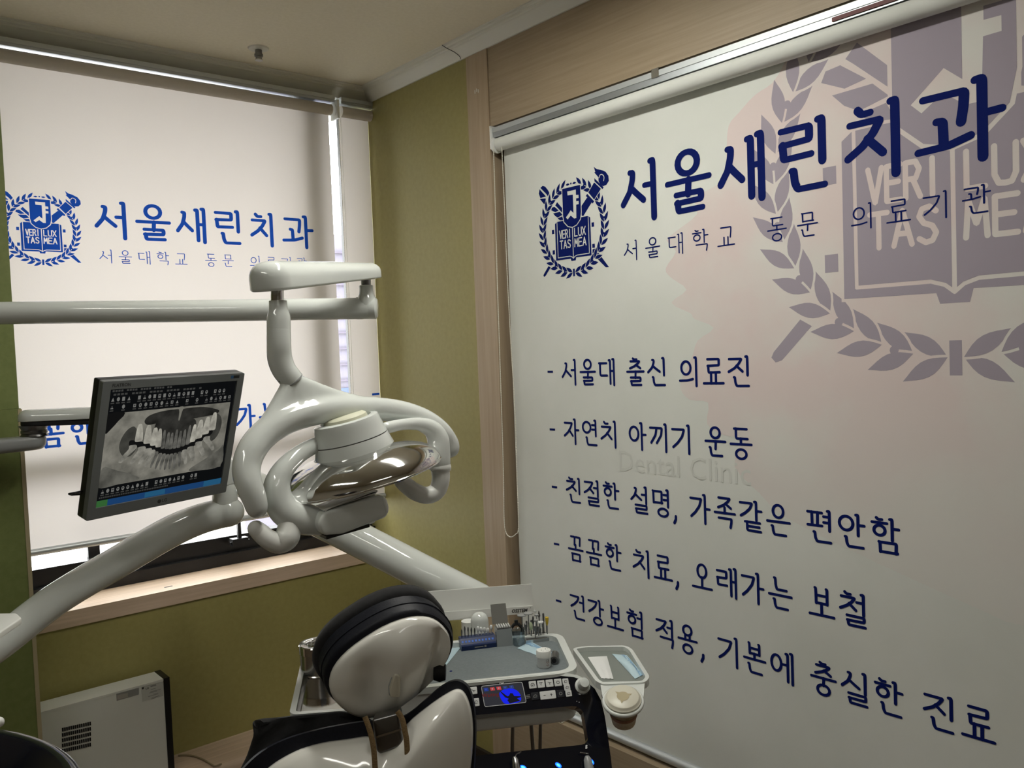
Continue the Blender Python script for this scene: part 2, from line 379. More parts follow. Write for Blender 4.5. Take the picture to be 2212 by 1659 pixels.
# partition stub on the left: upper board and thicker lower board with a beige edge
b = MB(); b.box((-1.95, -.30, 1.316), (-1.2845, -.24, CEIL)); struct('wall_partition_upper', b, M['olive2'])
b = MB(); b.box((-1.95, -.305, 0), (-1.2805, -.235, 1.3155)); pw = struct('wall_partition_lower', b, M['olive2'])
b = MB(); b.box((-1.2885, -.3065, .001), (-1.2790, -.234, 1.314)); obj('edge_strip', b, M['edge_beige'], pw)

# window behind the left blinds
win = bpy.data.objects.new('window_1', None); COL.objects.link(win); win.location = (-.6, .22, .705); WPOS[win.name] = V(win.location); win['kind'] = 'structure'
b = MB(); b.box((-1.36, .165, .7055), (-.0005, .25, .745)); b.box((-1.36, .19, .745), (-.0005, .25, .80)); obj('frame_bottom', b, M['black'], win)
b = MB(); b.box((-1.36, .130, 1.095), (-.0005, .165, 1.155)); obj('transom', b, M['black'], win)
b = MB(); b.box((-.275, .125, .80), (-.195, .165, 2.35)); obj('mullion', b, M['black'], win)
b = MB(); b.box((-1.02, .225, .80), (-.985, .245, 1.10)); obj('mullion', b, M['black'], win)
b = MB(); b.box((-.045, .20, .79), (-.0005, .245, 2.353)); obj('jamb', b, M['black'], win)
b = MB(); b.box((-.11, .155, .79), (-.068, .20, .955)); obj('sash_stop', b, M['black'], win)
b = MB(); b.box((-1.36, .228, .80), (-.001, .232, 1.10)); obj('pane', b, M['pane'], win)
b = MB(); b.box((-1.36, .228, 1.10), (-.001, .232, 2.353)); obj('pane', b, M['pane'], win)
P = onY(515, 1165, .155)
b = MB(); b.box((P.x-.028, .135, P.z-.018), (P.x+.028, .165, P.z+.006)); b.box((P.x-.006, .14, P.z+.006), (P.x+.006, .152, P.z+.075)); b.box((P.x-.034, .14, P.z-.010), (P.x+.034, .150, P.z-.003)); obj('latch', b, M['black'], win)
b = MB(); b.box((-20, .9, -3.2), (24, 40, -3.0)); struct('ground', b, mat('grey_street', (.40, .39, .38), .9))  # unseen street plane, added to cut the light from below
# the building across the street
fac = thing('building', (3.8, 5.1, -3), 'pale lavender building with thin ledges seen through the gap between blinds', 'building')
b = MB(); b.box((1.6, 5, -3), (6, 5.3, 2.62)); obj('wall', b, M['facade'], fac)
for i in range(9):
    b = MB(); b.box((1.6, 4.96, 1.15+i*.16), (6, 5, 1.165+i*.16)); obj('ledge', b, M['facade_l'], fac)
b = MB(); b.box((1.6, 4.97, .86), (6, 5, 1.08)); obj('blue_band', b, M['facade_b'], fac)

# ================================================================== LETTERING (brush-pen Hangul built from strokes)
CHO = 'ㄱㄲㄴㄷㄸㄹㅁㅂㅃㅅㅆㅇㅈㅉㅊㅋㅌㅍㅎ'
JUNG = 'ㅏㅐㅑㅒㅓㅔㅕㅖㅗㅘㅙㅚㅛㅜㅝㅞㅟㅠㅡㅢㅣ'
JONG = ['', 'ㄱ', 'ㄲ', 'ㄳ', 'ㄴ', 'ㄵ', 'ㄶ', 'ㄷ', 'ㄹ', 'ㄺ', 'ㄻ', 'ㄼ', 'ㄽ', 'ㄾ', 'ㄿ', 'ㅀ', 'ㅁ', 'ㅂ', 'ㅄ', 'ㅅ', 'ㅆ', 'ㅇ', 'ㅈ', 'ㅊ', 'ㅋ', 'ㅌ', 'ㅍ', 'ㅎ']
HK = .085   # length of the pen hook that starts an upright stroke
def cons(j, x0, y0, x1, y1, side):
    W, H = x1-x0, y1-y0
    def q(*pts): return [(x0+a*W, y0+c*H) for a, c in pts]
    def circ(cx, cy, rx, ry): return ('loop', [(x0+(cx+rx*math.cos(a))*W, y0+(cy+ry*math.sin(a))*H) for a in [2*PI*i/22 for i in range(22)]])
    hook = HK/max(W, .05)*.8
    if j == 'ㄱ':
        if side: return [q((0, .04), (.95, .04), (.78, .42), (.42, .76), (.05, 1))]
        return [q((.02, .04), (.98, .04), (.96, .5), (.90, 1))]
    if j == 'ㄲ':
        if side: return [q((0, .04), (.55, .04), (.45, .5), (.08, 1)), q((.52, .04), (1, .04), (.92, .5), (.55, 1))]
        return [q((0, .04), (.42, .04), (.38, .95)), q((.55, .04), (1, .04), (.95, .95))]
    if j == 'ㄴ': return [q((.12-hook*.9, .02), (.10, .03), (.13, .62), (.22, .95), (.98, .93))]
    if j == 'ㄷ': return [q((0, .04), (.95, .04)), q((.14, .04), (.14, .82), (.20, .95), (1, .95))]
    if j == 'ㄹ': return [q((.04, .03), (.94, .03), (.94, .46), (.08-hook*.3, .50)), q((.10, .50), (.13, .97), (1, .94))]
    if j == 'ㅁ': return [q((.10-hook*.4, .03), (.12, .05), (.14, .97)), q((.10, .05), (.92, .05), (.90, .97)), q((.14, .95), (.98, .95))]
    if j == 'ㅂ': return [q((.14-hook*.5, 0), (.14, .02), (.16, .97)), q((.86-hook*.5, 0), (.86, .02), (.86, .97)), q((.14, .46), (.86, .46)), q((.16, .95), (.86, .95))]
    if j == 'ㅅ':
        return [q((.44-hook*.8, .02), (.50, .03), (.48, .25), (.34, .62), (0, .98)), q((.40, .50), (.68, .72), (.98, .94))]
    if j == 'ㅇ': return [circ(.5, .5, .44, .46)]
    if j == 'ㅈ': return [q((.04, .05), (.92, .05), (.72, .40), (.42, .72), (0, .98)), q((.56, .55), (.98, .96))]
    if j == 'ㅊ': return [q((.30, 0), (.42, .10), (.66, .09)), q((.06, .28), (.92, .28), (.72, .54), (.42, .78), (0, .99)), q((.56, .64), (.98, .98))]
    if j == 'ㅌ': return [q((0, .04), (.95, .04)), q((.14, .04), (.14, .86), (.20, .96), (1, .96)), q((.14, .50), (.92, .50))]
    if j == 'ㅍ': return [q((0, .05), (1, .05)), q((.30, .05), (.32, .93)), q((.70, .05), (.68, .93)), q((0, .95), (1, .93))]
    if j == 'ㅎ': return [q((.32, 0), (.44, .09), (.66, .08)), q((.04, .27), (.96, .27)), circ(.5, .70, .34, .28)]
    return []
def stem(x, y0, y1): return [(x-HK, y0+.012), (x-.012, y0+.004), (x, y0+.05), (x, y1)]
def syllable(ch):
    k = ord(ch)-0xAC00; c, v, t = CHO[k//588], JUNG[(k % 588)//28], JONG[k % 28]; S = []
    fin = bool(t)
    if v in 'ㅏㅐㅓㅔㅕㅣ':
        vb = .62 if fin else 1.0
        xs = {'ㅏ': .76, 'ㅐ': .72, 'ㅓ': .90, 'ㅔ': .76, 'ㅕ': .90, 'ㅣ': .90}[v]
        ix = {'ㅏ': .60, 'ㅐ': .52, 'ㅓ': .62, 'ㅔ': .50, 'ㅕ': .60, 'ㅣ': .68}[v]
        iy0, iy1 = (.06, .52) if fin else (.13, .70)
        if c in 'ㄷㄹ' and not fin: iy0, iy1 = .14, .66
        if c in 'ㅊㅎ': iy0 = .0 if fin else .04
        if c == 'ㄱ' and not fin: iy1 = .80
        S += cons(c, 0.0, iy0, ix, iy1, True)
        m = (iy0+iy1)/2
        if v == 'ㅣ': S.append(stem(xs, 0, vb))
        if v == 'ㅏ': S += [stem(xs, 0, vb), [(xs, m+.02), (1.0, m+.02)]]
        if v == 'ㅓ': S += [stem(xs, 0, vb), [(xs-.26, m), (xs, m)]]
        if v == 'ㅕ': S += [stem(xs, 0, vb), [(xs-.24, m-.10), (xs, m-.10)], [(xs-.24, m+.08), (xs, m+.08)]]
        if v == 'ㅐ': S += [stem(xs, .04, vb*.95), stem(.95, 0, vb), [(xs, m+.06), (.95, m+.06)]]
        if v == 'ㅔ': S += [stem(xs, .04, vb*.95), stem(.96, 0, vb), [(xs-.22, m), (xs, m)]]
        if fin:
            fx0, fx1 = (.22, .96)
            if t == 'ㅇ': fx0, fx1 = .30, .92
            S += cons(t, fx0, .69, fx1, 1.0, False)
    elif v in 'ㅗㅛㅜㅡㅠ':
        if fin: iy0, iy1, vy, ty = .0, .36, .53, .69
        else: iy0, iy1, vy, ty = .06, .55, .90, 1.0
        if v in 'ㅜㅡ' and fin: iy1 = .37; vy = .49
        if v == 'ㅡ' and fin: vy = .56; iy1 = .42
        if c == 'ㄴ': S += cons(c, .24, iy0, .80, iy1-.02, False)
        elif c in 'ㅇ': S += cons(c, .24, iy0, .76, iy1+.02, False)
        else: S += cons(c, .18, iy0, .82, iy1, False)
        S.append([(0, vy+.005), (1.0, vy-.005)])
        if v == 'ㅗ': S.append([(.5, iy1-.02), (.5, vy)])
        if v == 'ㅛ': S += [[(.38, iy1-.02), (.38, vy)], [(.62, iy1-.02), (.62, vy)]]
        if v == 'ㅜ': S.append([(.52, vy), (.50, (ty+.06) if t in 'ㄴ' else ty+.03)])
        if fin:
            if t == 'ㅇ': S += cons(t, .22, ty, .78, 1.03, False)
            else: S += cons(t, .18, ty+.01, .84, 1.0, False)
    else:   # ㅘ ㅢ
        iy1 = .38 if fin else .58
        if v == 'ㅢ':
            S += cons(c, .06, .12, .62, .62, False); S.append([(0, .82), (.40, .81), (.70, .76)]); S.append(stem(.88, 0, 1.0))
        if v == 'ㅘ':
            k2 = .60 if fin else 1.0
            S += cons(c, .06, .10*k2, .60, .48*k2+.02, False)
            S.append([(.24, .44*k2), (.32, .45*k2), (.33, .76*k2)]); S.append([(0, .80*k2), (.38, .78*k2), (.66, .70*k2)])
            S.append(stem(.80, 0, (.66 if fin else 1.0))); S.append([(.80, .45*k2), (1.03, .44*k2)])
            if fin: S += cons(t, .24, .72, .94, 1.0, False)
    return S
def corner(pts, c=.045):
    """soften the bends of a pen stroke"""
    if len(pts) < 3: return pts
    out = [pts[0]]
    for i in range(1, len(pts)-1):
        p = V((*pts[i], 0)); a = V((*pts[i-1], 0))-p; d = V((*pts[i+1], 0))-p
        k = min(c, a.length*.45, d.length*.45); A = p+a.normalized()*k; D = p+d.normalized()*k
        for t in (0, .25, .5, .75, 1): q = A*(1-t)**2 + p*(2*t*(1-t)) + D*t*t; out.append((q.x, q.y))
    return out+[pts[-1]]
def ribbon(mb, pts, hw, fn, layer, loop=False, thin=1.0):
    """one stroke as a flat ribbon with round ends; fn maps (u, v, layer) to 3D"""
    n = len(pts); L = []; R = []
    for i in range(n):
        a = pts[(i-1) % n] if loop or i > 0 else pts[0]; c = pts[(i+1) % n] if loop or i < n-1 else pts[-1]
        tx, ty = c[0]-a[0], c[1]-a[1]; l = math.hypot(tx, ty) or 1e-9; k = thin+(1-thin)*abs(ty/l); nx, ny = -ty/l*k, tx/l*k
        L.append((pts[i][0]+nx*hw, pts[i][1]+ny*hw)); R.append((pts[i][0]-nx*hw, pts[i][1]-ny*hw))
    vs = [fn(x, y, layer) for x, y in L] + [fn(x, y, layer) for x, y in R]
    fs = [(i, (i+1) % n, n+(i+1) % n, n+i) for i in range(n if loop else n-1)]
    mb.add(vs, fs)
    if not loop:
        for e, (p, q) in ((0, (pts[0], pts[1])), (1, (pts[-1], pts[-2]))):
            ang = math.atan2(p[1]-q[1], p[0]-q[0]); r = hw*(thin+(1-thin)*abs(math.sin(ang)))
            fan = [fn(p[0]+r*math.cos(ang-PI/2+PI*i/6), p[1]+r*math.sin(ang-PI/2+PI*i/6), layer) for i in range(7)]
            mb.add([fn(p[0], p[1], layer)]+fan, [(0, i+1, i+2) for i in range(6)])
def flatten(layers, fn, layer=0):
    """layers: list of (polygon in 2D, ink?) from bottom to top -> one flat mesh of what stays inked"""
    vs = []; fs = []; ink = []; index = {}
    xs = [q[0] for p, k in layers for q in p]; ys = [q[1] for p, k in layers for q in p]
    cx, cy = (min(xs)+max(xs))/2, (min(ys)+max(ys))/2; sc = 10.0/max(max(xs)-min(xs), max(ys)-min(ys))
    for p, k in layers:
        ids = []
        for q in p:
            key = (round((q[0]-cx)*sc, 4), round((q[1]-cy)*sc, 4))
            if key not in index: index[key] = len(vs); vs.append(V(key))
            if not ids or ids[-1] != index[key]: ids.append(index[key])
        if len(ids) > 1 and ids[0] == ids[-1]: ids.pop()
        if len(set(ids)) < 3: continue
        ar = sum(vs[ids[i-1]].x*vs[ids[i]].y-vs[ids[i]].x*vs[ids[i-1]].y for i in range(len(ids)))
        if abs(ar) < 1e-6: continue
        if ar < 0: ids = ids[::-1]
        fs.append(ids); ink.append(k)
    ed = list({tuple(sorted((f[i-1], f[i]))) for f in fs for i in range(len(f))})
    R = delaunay_2d_cdt(vs, ed, [], 0, 1e-5, False)      # plane cut along every outline
    polys = [[(vs[i].x, vs[i].y) for i in f] for f in fs]; boxes = [(min(a for a, c in p), min(c for a, c in p), max(a for a, c in p), max(c for a, c in p)) for p in polys]
    def inside(p, x, y):
        r = False
        for i in range(len(p)):
            (x1, y1), (x2, y2) = p[i-1], p[i]
            if (y1 > y) != (y2 > y) and x < (x2-x1)*(y-y1)/(y2-y1)+x1: r = not r
        return r
    mb = MB(); keep = []
    for f in R[2]:
        x = sum(R[0][i].x for i in f)/len(f); y = sum(R[0][i].y for i in f)/len(f)
        for j in range(len(polys)-1, -1, -1):
            bx = boxes[j]
            if bx[0] <= x <= bx[2] and bx[1] <= y <= bx[3] and inside(polys[j], x, y):
                if ink[j]: keep.append(tuple(f))
                break
    mb.add([fn(q.x/sc+cx, q.y/sc+cy, layer) for q in R[0]], keep); return mb
class Ink:
    """collects 2D polygons for flatten()"""
    def __init__(s): s.L = []
    def add(s, verts, faces, mi=0):
        for f in faces: s.L.append(([(verts[i][0], verts[i][1]) for i in f], mi == 0))
F2 = lambda x, y, l: (x, y)
def write(ch, x, y, w, h, hw, fn, parent, m, thin=.85):
    """one syllable with its top-left corner at (x, y), y measured downwards; each becomes a print of its own"""
    k = Ink()
    if ch == '-': k.add([(x, y+.44*h), (x+w, y+.44*h), (x+w, y+.52*h), (x, y+.52*h)], [(0, 1, 2, 3)]); nm = 'dash'
    elif ch == ',': ribbon(k, [(x+.5*w, y+.90*h), (x+.45*w, y+1.0*h), (x, y+1.12*h)], hw, F2, 0); nm = 'comma'
    else:
        nm = 'syllable'
        for i, s in enumerate(syllable(ch)):
            loop = s[0] == 'loop'; P = s[1] if loop else corner(s)
            P = [(x+hw+(a)*(w-2*hw), y+hw+(c)*(h-2*hw)) for a, c in P]
            ribbon(k, P, hw, F2, i, loop, thin)
    return obj(nm, flatten(k.L, fn), m, parent)

# ---- the crest (book, shield with key, torch, quill and laurel wreath), in units of the book's width
EM = {
'shield':[(-0.255,1.695),(0.255,1.695),(0.255,1.427),(0.255,1.166),(0.227,1.034),(0.121,0.938),(0,0.906),(-0.121,0.938),(-0.227,1.034),(-0.255,1.166)],
'key':[(-0.111,1.623),(0.132,1.623),(0.132,1.515),(0.203,1.510),(0.203,1.447),(0.132,1.449),(0.132,1.392),(0.200,1.390),(0.200,1.327),(0.129,1.326),(0.120,1.065),(0.057,1.065),(-0.035,1.136),(-0.127,1.071),(-0.173,1.117),(-0.03,1.24),(0.045,1.174),(0.045,1.537),(-0.105,1.543)],
'book':[(-0.500,1.025),(-0.447,1.062),(0.447,1.062),(0.500,1.025),(0.503,0.290),(0.077,0.295),(0.062,0.238),(-0.062,0.238),(-0.077,0.285),(-0.503,0.288)],
'torch1':[(0.270,1.277),(0.435,1.418),(0.567,1.317),(0.315,1.075),(0.270,1.090)],'torch2':[(0.402,1.455),(0.443,1.489),(0.623,1.316),(0.583,1.279)],
'torch3':[(0.474,1.509),(0.640,1.677),(0.811,1.526),(0.624,1.348)],'torch4':[(0.648,1.756),(0.885,1.541),(0.855,1.511),(0.648,1.695)],
'flame':[(0.643,1.974),(0.719,1.916),(0.828,1.883),(0.946,1.827),(1.018,1.736),(1.025,1.64),(0.961,1.575),(0.868,1.564),(0.815,1.597),(0.758,1.67),(0.755,1.75),(0.724,1.787),(0.649,1.865),(0.678,1.867)],
'staffR':[(0.534,0.404),(0.613,0.408),(0.954,0.02),(0.873,0.02),(0.53,0.312)],
'fe1':[(-0.899,1.825),(-0.825,1.855),(-0.75,1.826),(-0.674,1.745),(-0.632,1.679),(-0.68,1.619),(-0.733,1.678)],'fe2':[(-0.926,1.804),(-0.736,1.622),(-0.91,1.619),(-0.954,1.714)],
'fe3':[(-0.929,1.601),(-0.751,1.587),(-0.73,1.49),(-0.807,1.48)],'fe4':[(-0.414,1.459),(-0.267,1.311),(-0.26,1.21),(-0.436,1.37),(-0.472,1.4)],
'fe5':[(-0.573,1.37),(-0.498,1.379),(-0.374,1.285),(-0.479,1.266),(-0.596,1.322)],'fe6':[(-0.542,1.25),(-0.344,1.255),(-0.269,1.182),(-0.411,1.147),(-0.483,1.188)],
'fe7':[(-0.417,1.131),(-0.283,1.154),(-0.243,1.073),(-0.352,1.085)],
'staffL':[(-0.737,0.203),(-0.675,0.168),(-0.844,0.003),(-0.881,-0.008),(-0.905,0.017),(-0.891,0.045)],
'tie':[(-0.026,0.077),(0.026,0.077),(0.026,-0.074),(-0.026,-0.074)],
'sq1':[(-0.598,0.92),(-0.530,0.92),(-0.530,0.835),(-0.598,0.835)],'sq2':[(0.53,0.92),(0.598,0.92),(0.598,0.835),(0.53,0.835)],'sq3':[(-0.598,0.505),(-0.530,0.505),(-0.530,0.42),(-0.598,0.42)],'sq4':[(0.53,0.505),(0.6,0.505),(0.6,0.43),(0.53,0.43)]}
def leaf(bx, by, ang, ln, wd):
    P = []
    for i in range(9): t = i/8; P.append((t*ln, wd*math.sin(PI*t**.92)**1.15))
    for i in range(7, 0, -1): t = i/8; P.append((t*ln, -wd*math.sin(PI*t**.92)**1.15))
    c, s = math.cos(ang), math.sin(ang); return [(bx+x*c-y*s, by+x*s+y*c) for x, y in P]
LEAVES = []; BERRIES = [(0.0, 1.763)]
for sgn in (-1, 1):
    N = 17
    for i in range(N):
        th = PI*(.008+ .878*i/(N-1)); R0 = .868
        bx, by = sgn*R0*math.sin(th), .872-R0*math.cos(th)
        tx, ty = sgn*math.cos(th), math.sin(th); base = math.atan2(ty, tx)
        for o_ in (-1, 1):
            LEAVES.append(leaf(bx+tx*.012, by+ty*.012, base+o_*.52, .225, .037))
        if i % 2: BERRIES.append((bx+tx*.10, by+ty*.10))
LEAVES += [leaf(-.04, 1.757, PI, .11, .022), leaf(.04, 1.757, 0, .11, .022)]
LATIN = {'V': [[(0, 1), (.5, 0), (1, 1)]], 'E': [[(1, 1), (0, 1), (0, 0), (1, 0)], [(0, .52), (.85, .52)]], 'R': [[(0, 0), (0, 1), (.7, 1), (.95, .78), (.7, .52), (0, .52)], [(.5, .52), (1, 0)]],
 'I': [[(.5, 1), (.5, 0)]], 'T': [[(0, 1), (1, 1)], [(.5, 1), (.5, 0)]], 'A': [[(0, 0), (.5, 1), (1, 0)], [(.2, .33), (.8, .33)]],
 'S': [[(.95, .85), (.6, 1), (.2, .95), (.05, .75), (.3, .55), (.75, .45), (.95, .25), (.75, .04), (.4, 0), (.05, .12)]], 'L': [[(0, 1), (0, 0), (.9, 0)]],
 'U': [[(0, 1), (0, .25), (.2, .02), (.5, 0), (.8, .02), (1, .25), (1, 1)]], 'X': [[(0, 1), (1, 0)], [(1, 1), (0, 0)]], 'M': [[(0, 0), (.12, 1), (.5, .35), (.88, 1), (1, 0)]]}
def crest(fn, ink, parent, name='crest'):
    """fn(u, v, layer) -> 3D. Shapes are layered in 2D and merged, so the fabric itself shows in the gaps."""
    LY = []
    def poly(p, k): LY.append((list(p), k))
    def grow(p, d):
        n = len(p); ar = sum(p[i-1][0]*p[i][1]-p[i][0]*p[i-1][1] for i in range(n)); q = p if ar > 0 else p[::-1]; out = []
        for i in range(n):
            a, c, e = q[i-1], q[i], q[(i+1) % n]
            n1 = ((c[1]-a[1]), -(c[0]-a[0])); n2 = ((e[1]-c[1]), -(e[0]-c[0])); l1 = math.hypot(*n1) or 1; l2 = math.hypot(*n2) or 1
            mx, my = n1[0]/l1+n2[0]/l2, n1[1]/l1+n2[1]/l2; ml = math.hypot(mx, my) or 1; k = min(1/max(ml/2, .3), 2.0)
            out.append((c[0]+mx/ml*d*k, c[1]+my/ml*d*k))
        return out
    for k in ('staffR', 'staffL', 'fe1', 'fe2', 'fe3', 'fe4', 'fe5', 'fe6', 'fe7', 'sq1', 'sq2', 'sq3', 'sq4'): poly(EM[k], True)
    for p in LEAVES: poly(grow(p, .012), False); poly(p, True)
    for x, y in BERRIES: poly([(x+.021*math.cos(a), y+.021*math.sin(a)) for a in [2*PI*i/12 for i in range(12)]], True)
    poly(EM['tie'], True)
    for k in ('torch1', 'torch2', 'torch3', 'torch4', 'flame'): poly(grow(EM[k], .014), False)
    for k in ('torch1', 'torch2', 'torch3', 'torch4', 'flame'): poly(EM[k], True)
    def line(p, hw):
        c = Ink(); ribbon(c, p, hw, F2, 0)
        for q, _ in c.L: LY.append((q, False))
    line(spline([(0.771,1.740),(0.801,1.787),(0.846,1.791),(0.888,1.762),(0.904,1.721),(0.890,1.665)], 4), .009)
    poly(grow(EM['book'], .014), False); poly(EM['book'], True)
    line([(-.440, 1.062), (-.440, .345)], .009); line([(.447, 1.062), (.447, .345)], .009)
    line([(-.440, .337), (-.10, .337), (-.04, .318), (0, .285)], .009); line([(0, .285), (.04, .318), (.10, .337), (.447, .340)], .009)
    line([(0, .90), (0, .29)], .010)
    poly(grow(EM['shield'], .020), False); poly(EM['shield'], True); poly(EM['key'], False)
    for word, x, y, wd in (('VERI', -.375, .715, .345), ('LUX', .055, .715, .33), ('TAS', -.37, .51, .33), ('MEA', .05, .51, .345)):
        n = len(word); adv = wd/n
        for i, chx in enumerate(word):
            cw = adv*.74*(0.15 if chx == 'I' else 1); xx = x+adv*i+(adv*.3 if chx == 'I' else 0)
            for s in LATIN[chx]: line([(xx+a*cw, y+c_*.155) for a, c_ in corner(s, .02)], .0125)
    return obj(name, flatten(LY, fn), ink, parent)

# ================================================================== ROLLER BLINDS
EPS = .00004
def planeB(x, y, layer): return V((.0294-EPS*layer, -x, -y))            # x to the right = -Y, y downwards = -Z
def planeA(x, y, layer): return V((x, .0844-EPS*layer, -y))
def headrail_prof(s): return s
# ---------- the big blind on the right wall
YB0, YB1 = -.664, -3.1
bl = thing('roller_blind', (.03, -1.9, .29), 'large white roller blind with pink wash and five dashed text lines on right wall', 'roller blind')
b = MB(); b.box((-.004, YB1, 2.074), (.046, -.646, 2.1045)); b.box((.012, YB1, 2.066), (.04, -.66, 2.074)); hr = obj('headrail', b, M['alu'], bl)
b = MB(); b.box((-.006, YB1, 2.090), (-.0035, -.6465, 2.1045)); obj('rail_lip', b, M['alu_w'], hr)
for yy in (-1.31,):
    b = MB(); b.box((-.007, yy-.012, 2.088), (.0, yy+.012, 2.111)); obj('bracket_clip', b, M['steel'], hr)
b = MB(); b.box((-.007, -1.96, 2.078), (-.0042, -1.79, 2.0865)); obj('red_tag', b, M['red'], hr)
b = MB(); b.tube([(.008, -.668, 2.053), (.008, YB1, 2.053)], .0205, 24); obj('roller_tube', b, M['fabB'], bl, smooth=True)
b = MB(); b.lathe([(0, 0), (.020, 0), (.025, .002), (.025, .008), (.018, .012), (0, .012)], (.008, -.651, 2.053), (0, -1, 0)); b.box((-.012, -.652, 2.04), (.03, -.6475, 2.111)); obj('end_bracket', b, M['white2'], bl, smooth=True)
b = MB(); b.add([(.03, YB0, 2.06), (.03, YB1, 2.06), (.03, YB1, .305), (.03, YB0, .305)], [(0, 1, 2, 3)])
b.add([(.0306, YB0, 2.06), (.0306, YB1, 2.06), (.0306, YB1, .305), (.0306, YB0, .305)], [(3, 2, 1, 0)]); fb = obj('fabric', b, M['fabB'], bl)
b = MB(); b.tube([(.03, YB0, .300), (.03, YB1, .300)], .0135, 14); obj('bottom_rail', b, M['alu_w'], bl, smooth=True)
# pink watercolour wash printed on it
wsh = [(-1.66, 2.056), (-1.649, 2.03), (-1.62, 2.00), (-1.575, 1.985), (-1.53, 1.955), (-1.50, 1.93), (-1.492, 1.87), (-1.485, 1.81), (-1.44, 1.79), (-1.393, 1.775), (-1.40, 1.735), (-1.33, 1.70), (-1.301, 1.681), (-1.33, 1.65), (-1.295, 1.61), (-1.312, 1.584), (-1.36, 1.55), (-1.31, 1.52), (-1.37, 1.49), (-1.382, 1.475), (-1.44, 1.45), (-1.39, 1.42), (-1.372, 1.38), (-1.345, 1.34), (-1.331, 1.30), (-1.36, 1.27), (-1.417, 1.264), (-1.412, 1.21), (-1.46, 1.185), (-1.51, 1.176), (-1.49, 1.11), (-1.56, 1.05), (-1.632, 1.0), (-1.85, .93), (-2.1, .86), (YB1, .84), (YB1, 2.056)]
wl = [V((.0297, y, z)) for y, z in [(p[0], p[1]) for p in spline(wsh[:-2], 3)]] + [V((.0297, YB1, .84)), V((.0297, YB1, 2.056))]
b = MB(); b.flat(wl); obj('pink_wash', b, M['wash'], fb)
crest(lambda u, v, l: V((.0295, -2.014-u*.4565, 1.366+v*.4565)), M['lav'], fb, 'crest_watermark')
crest(lambda u, v, l: V((.0295, -.957-u*.145, 1.630+v*.145)), M['blue_pr'], fb, 'crest')
pB = lambda x, y, l: V((.0292, -x, -y))
for i, ch in enumerate('서울새린치과'): write(ch, (1.146, 1.298, 1.463, 1.626, 1.790, 1.938)[i], -(1.906), (.138, .152, .140, .136, .134, .172)[i],   .168, .0099, pB, fb, M['blue_pr'], .72)
xs = [1.152, 1.228, 1.304, 1.381, 1.458, 1.598, 1.675, 1.803, 1.880, 1.955, 2.030]
for ch, x in zip('서울대학교동문의료기관', xs): write(ch, x, -1.697, .052, .056, .0019, pB, fb, M['blue_pr'])
PB = ['- 서울대 출신 의료진', '- 자연치 아끼기 운동', '- 친절한 설명, 가족같은 편안함', '- 꼼꼼한 치료, 오래가는 보철', '- 건강보험 적용, 기본에 충실한 진료']
def body_line(s, x, y, k, fn, parent, m, hw=.0037):
    """x, y: left and top of the line; k: scale"""
    for ch in s:
        if ch == ' ': x += .0305*k
        elif ch == '-': write(ch, x, y, .024*k, .080*k, .0038*k, fn, parent, m); x += .0305*k
        elif ch == ',': write(ch, x+.002*k, y, .011*k, .078*k, .0042*k, fn, parent, m); x += .022*k
        else: write(ch, x, y, .067*k, .080*k, hw*k, fn, parent, m); x += .0752*k
for i, s_ in enumerate(PB): body_line(s_, .829, -(1.382-.1745*i), 1.0, pB, fb, M['blue_pr'])
mft = mat('faint_show_through_print', (.645, .66, .62), .85)  # show-through of lettering behind the blind, painted as a slightly darker tint
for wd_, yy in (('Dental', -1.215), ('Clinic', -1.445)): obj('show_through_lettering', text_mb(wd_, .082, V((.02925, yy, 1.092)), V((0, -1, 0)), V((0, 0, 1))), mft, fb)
# bead chain looped beside it
b = MB()
def chain(b, pts, r=.0019, step=.0075):
    L = 0; pts = [V(p) for p in pts]; b.tube(pts, r*.45, 5)
    nxt = 0
    for a, c in zip(pts, pts[1:]):
        d = (c-a).length; t = nxt-L
        while t < d:
            p = a+(c-a)*(t/d); b.add([p+V(q)*r for q in ((1,0,0),(-1,0,0),(0,1,0),(0,-1,0),(0,0,1),(0,0,-1))], [(0,2,4),(2,1,4),(1,3,4),(3,0,4),(2,0,5),(1,2,5),(3,1,5),(0,3,5)]); nxt += step; t = nxt-L
        L += d
XC = -.009
cl = [onX(x, y, XC) for x, y in ((1066, 318), (1070, 450), (1074, 600), (1079, 750), (1084, 900), (1088, 1040), (1089, 1120), (1093, 1150), (1103, 1160), (1114, 1154), (1120, 1138), (1117, 1040), (1113, 900), (1104, 750), (1096, 600), (1090, 450), (1084, 318))]
chain(b, [V(p) for p in spline([tuple(p) for p in cl], 5)], .0026); o = obj('bead_chain', b, M['bead'], bl)
# dark jamb strip between the oak reveal and the blind
b = MB(); b.box((.06, -.662, .281), (.14, -.638, 2.112)); struct('trim_8', b, M['dark_base'])

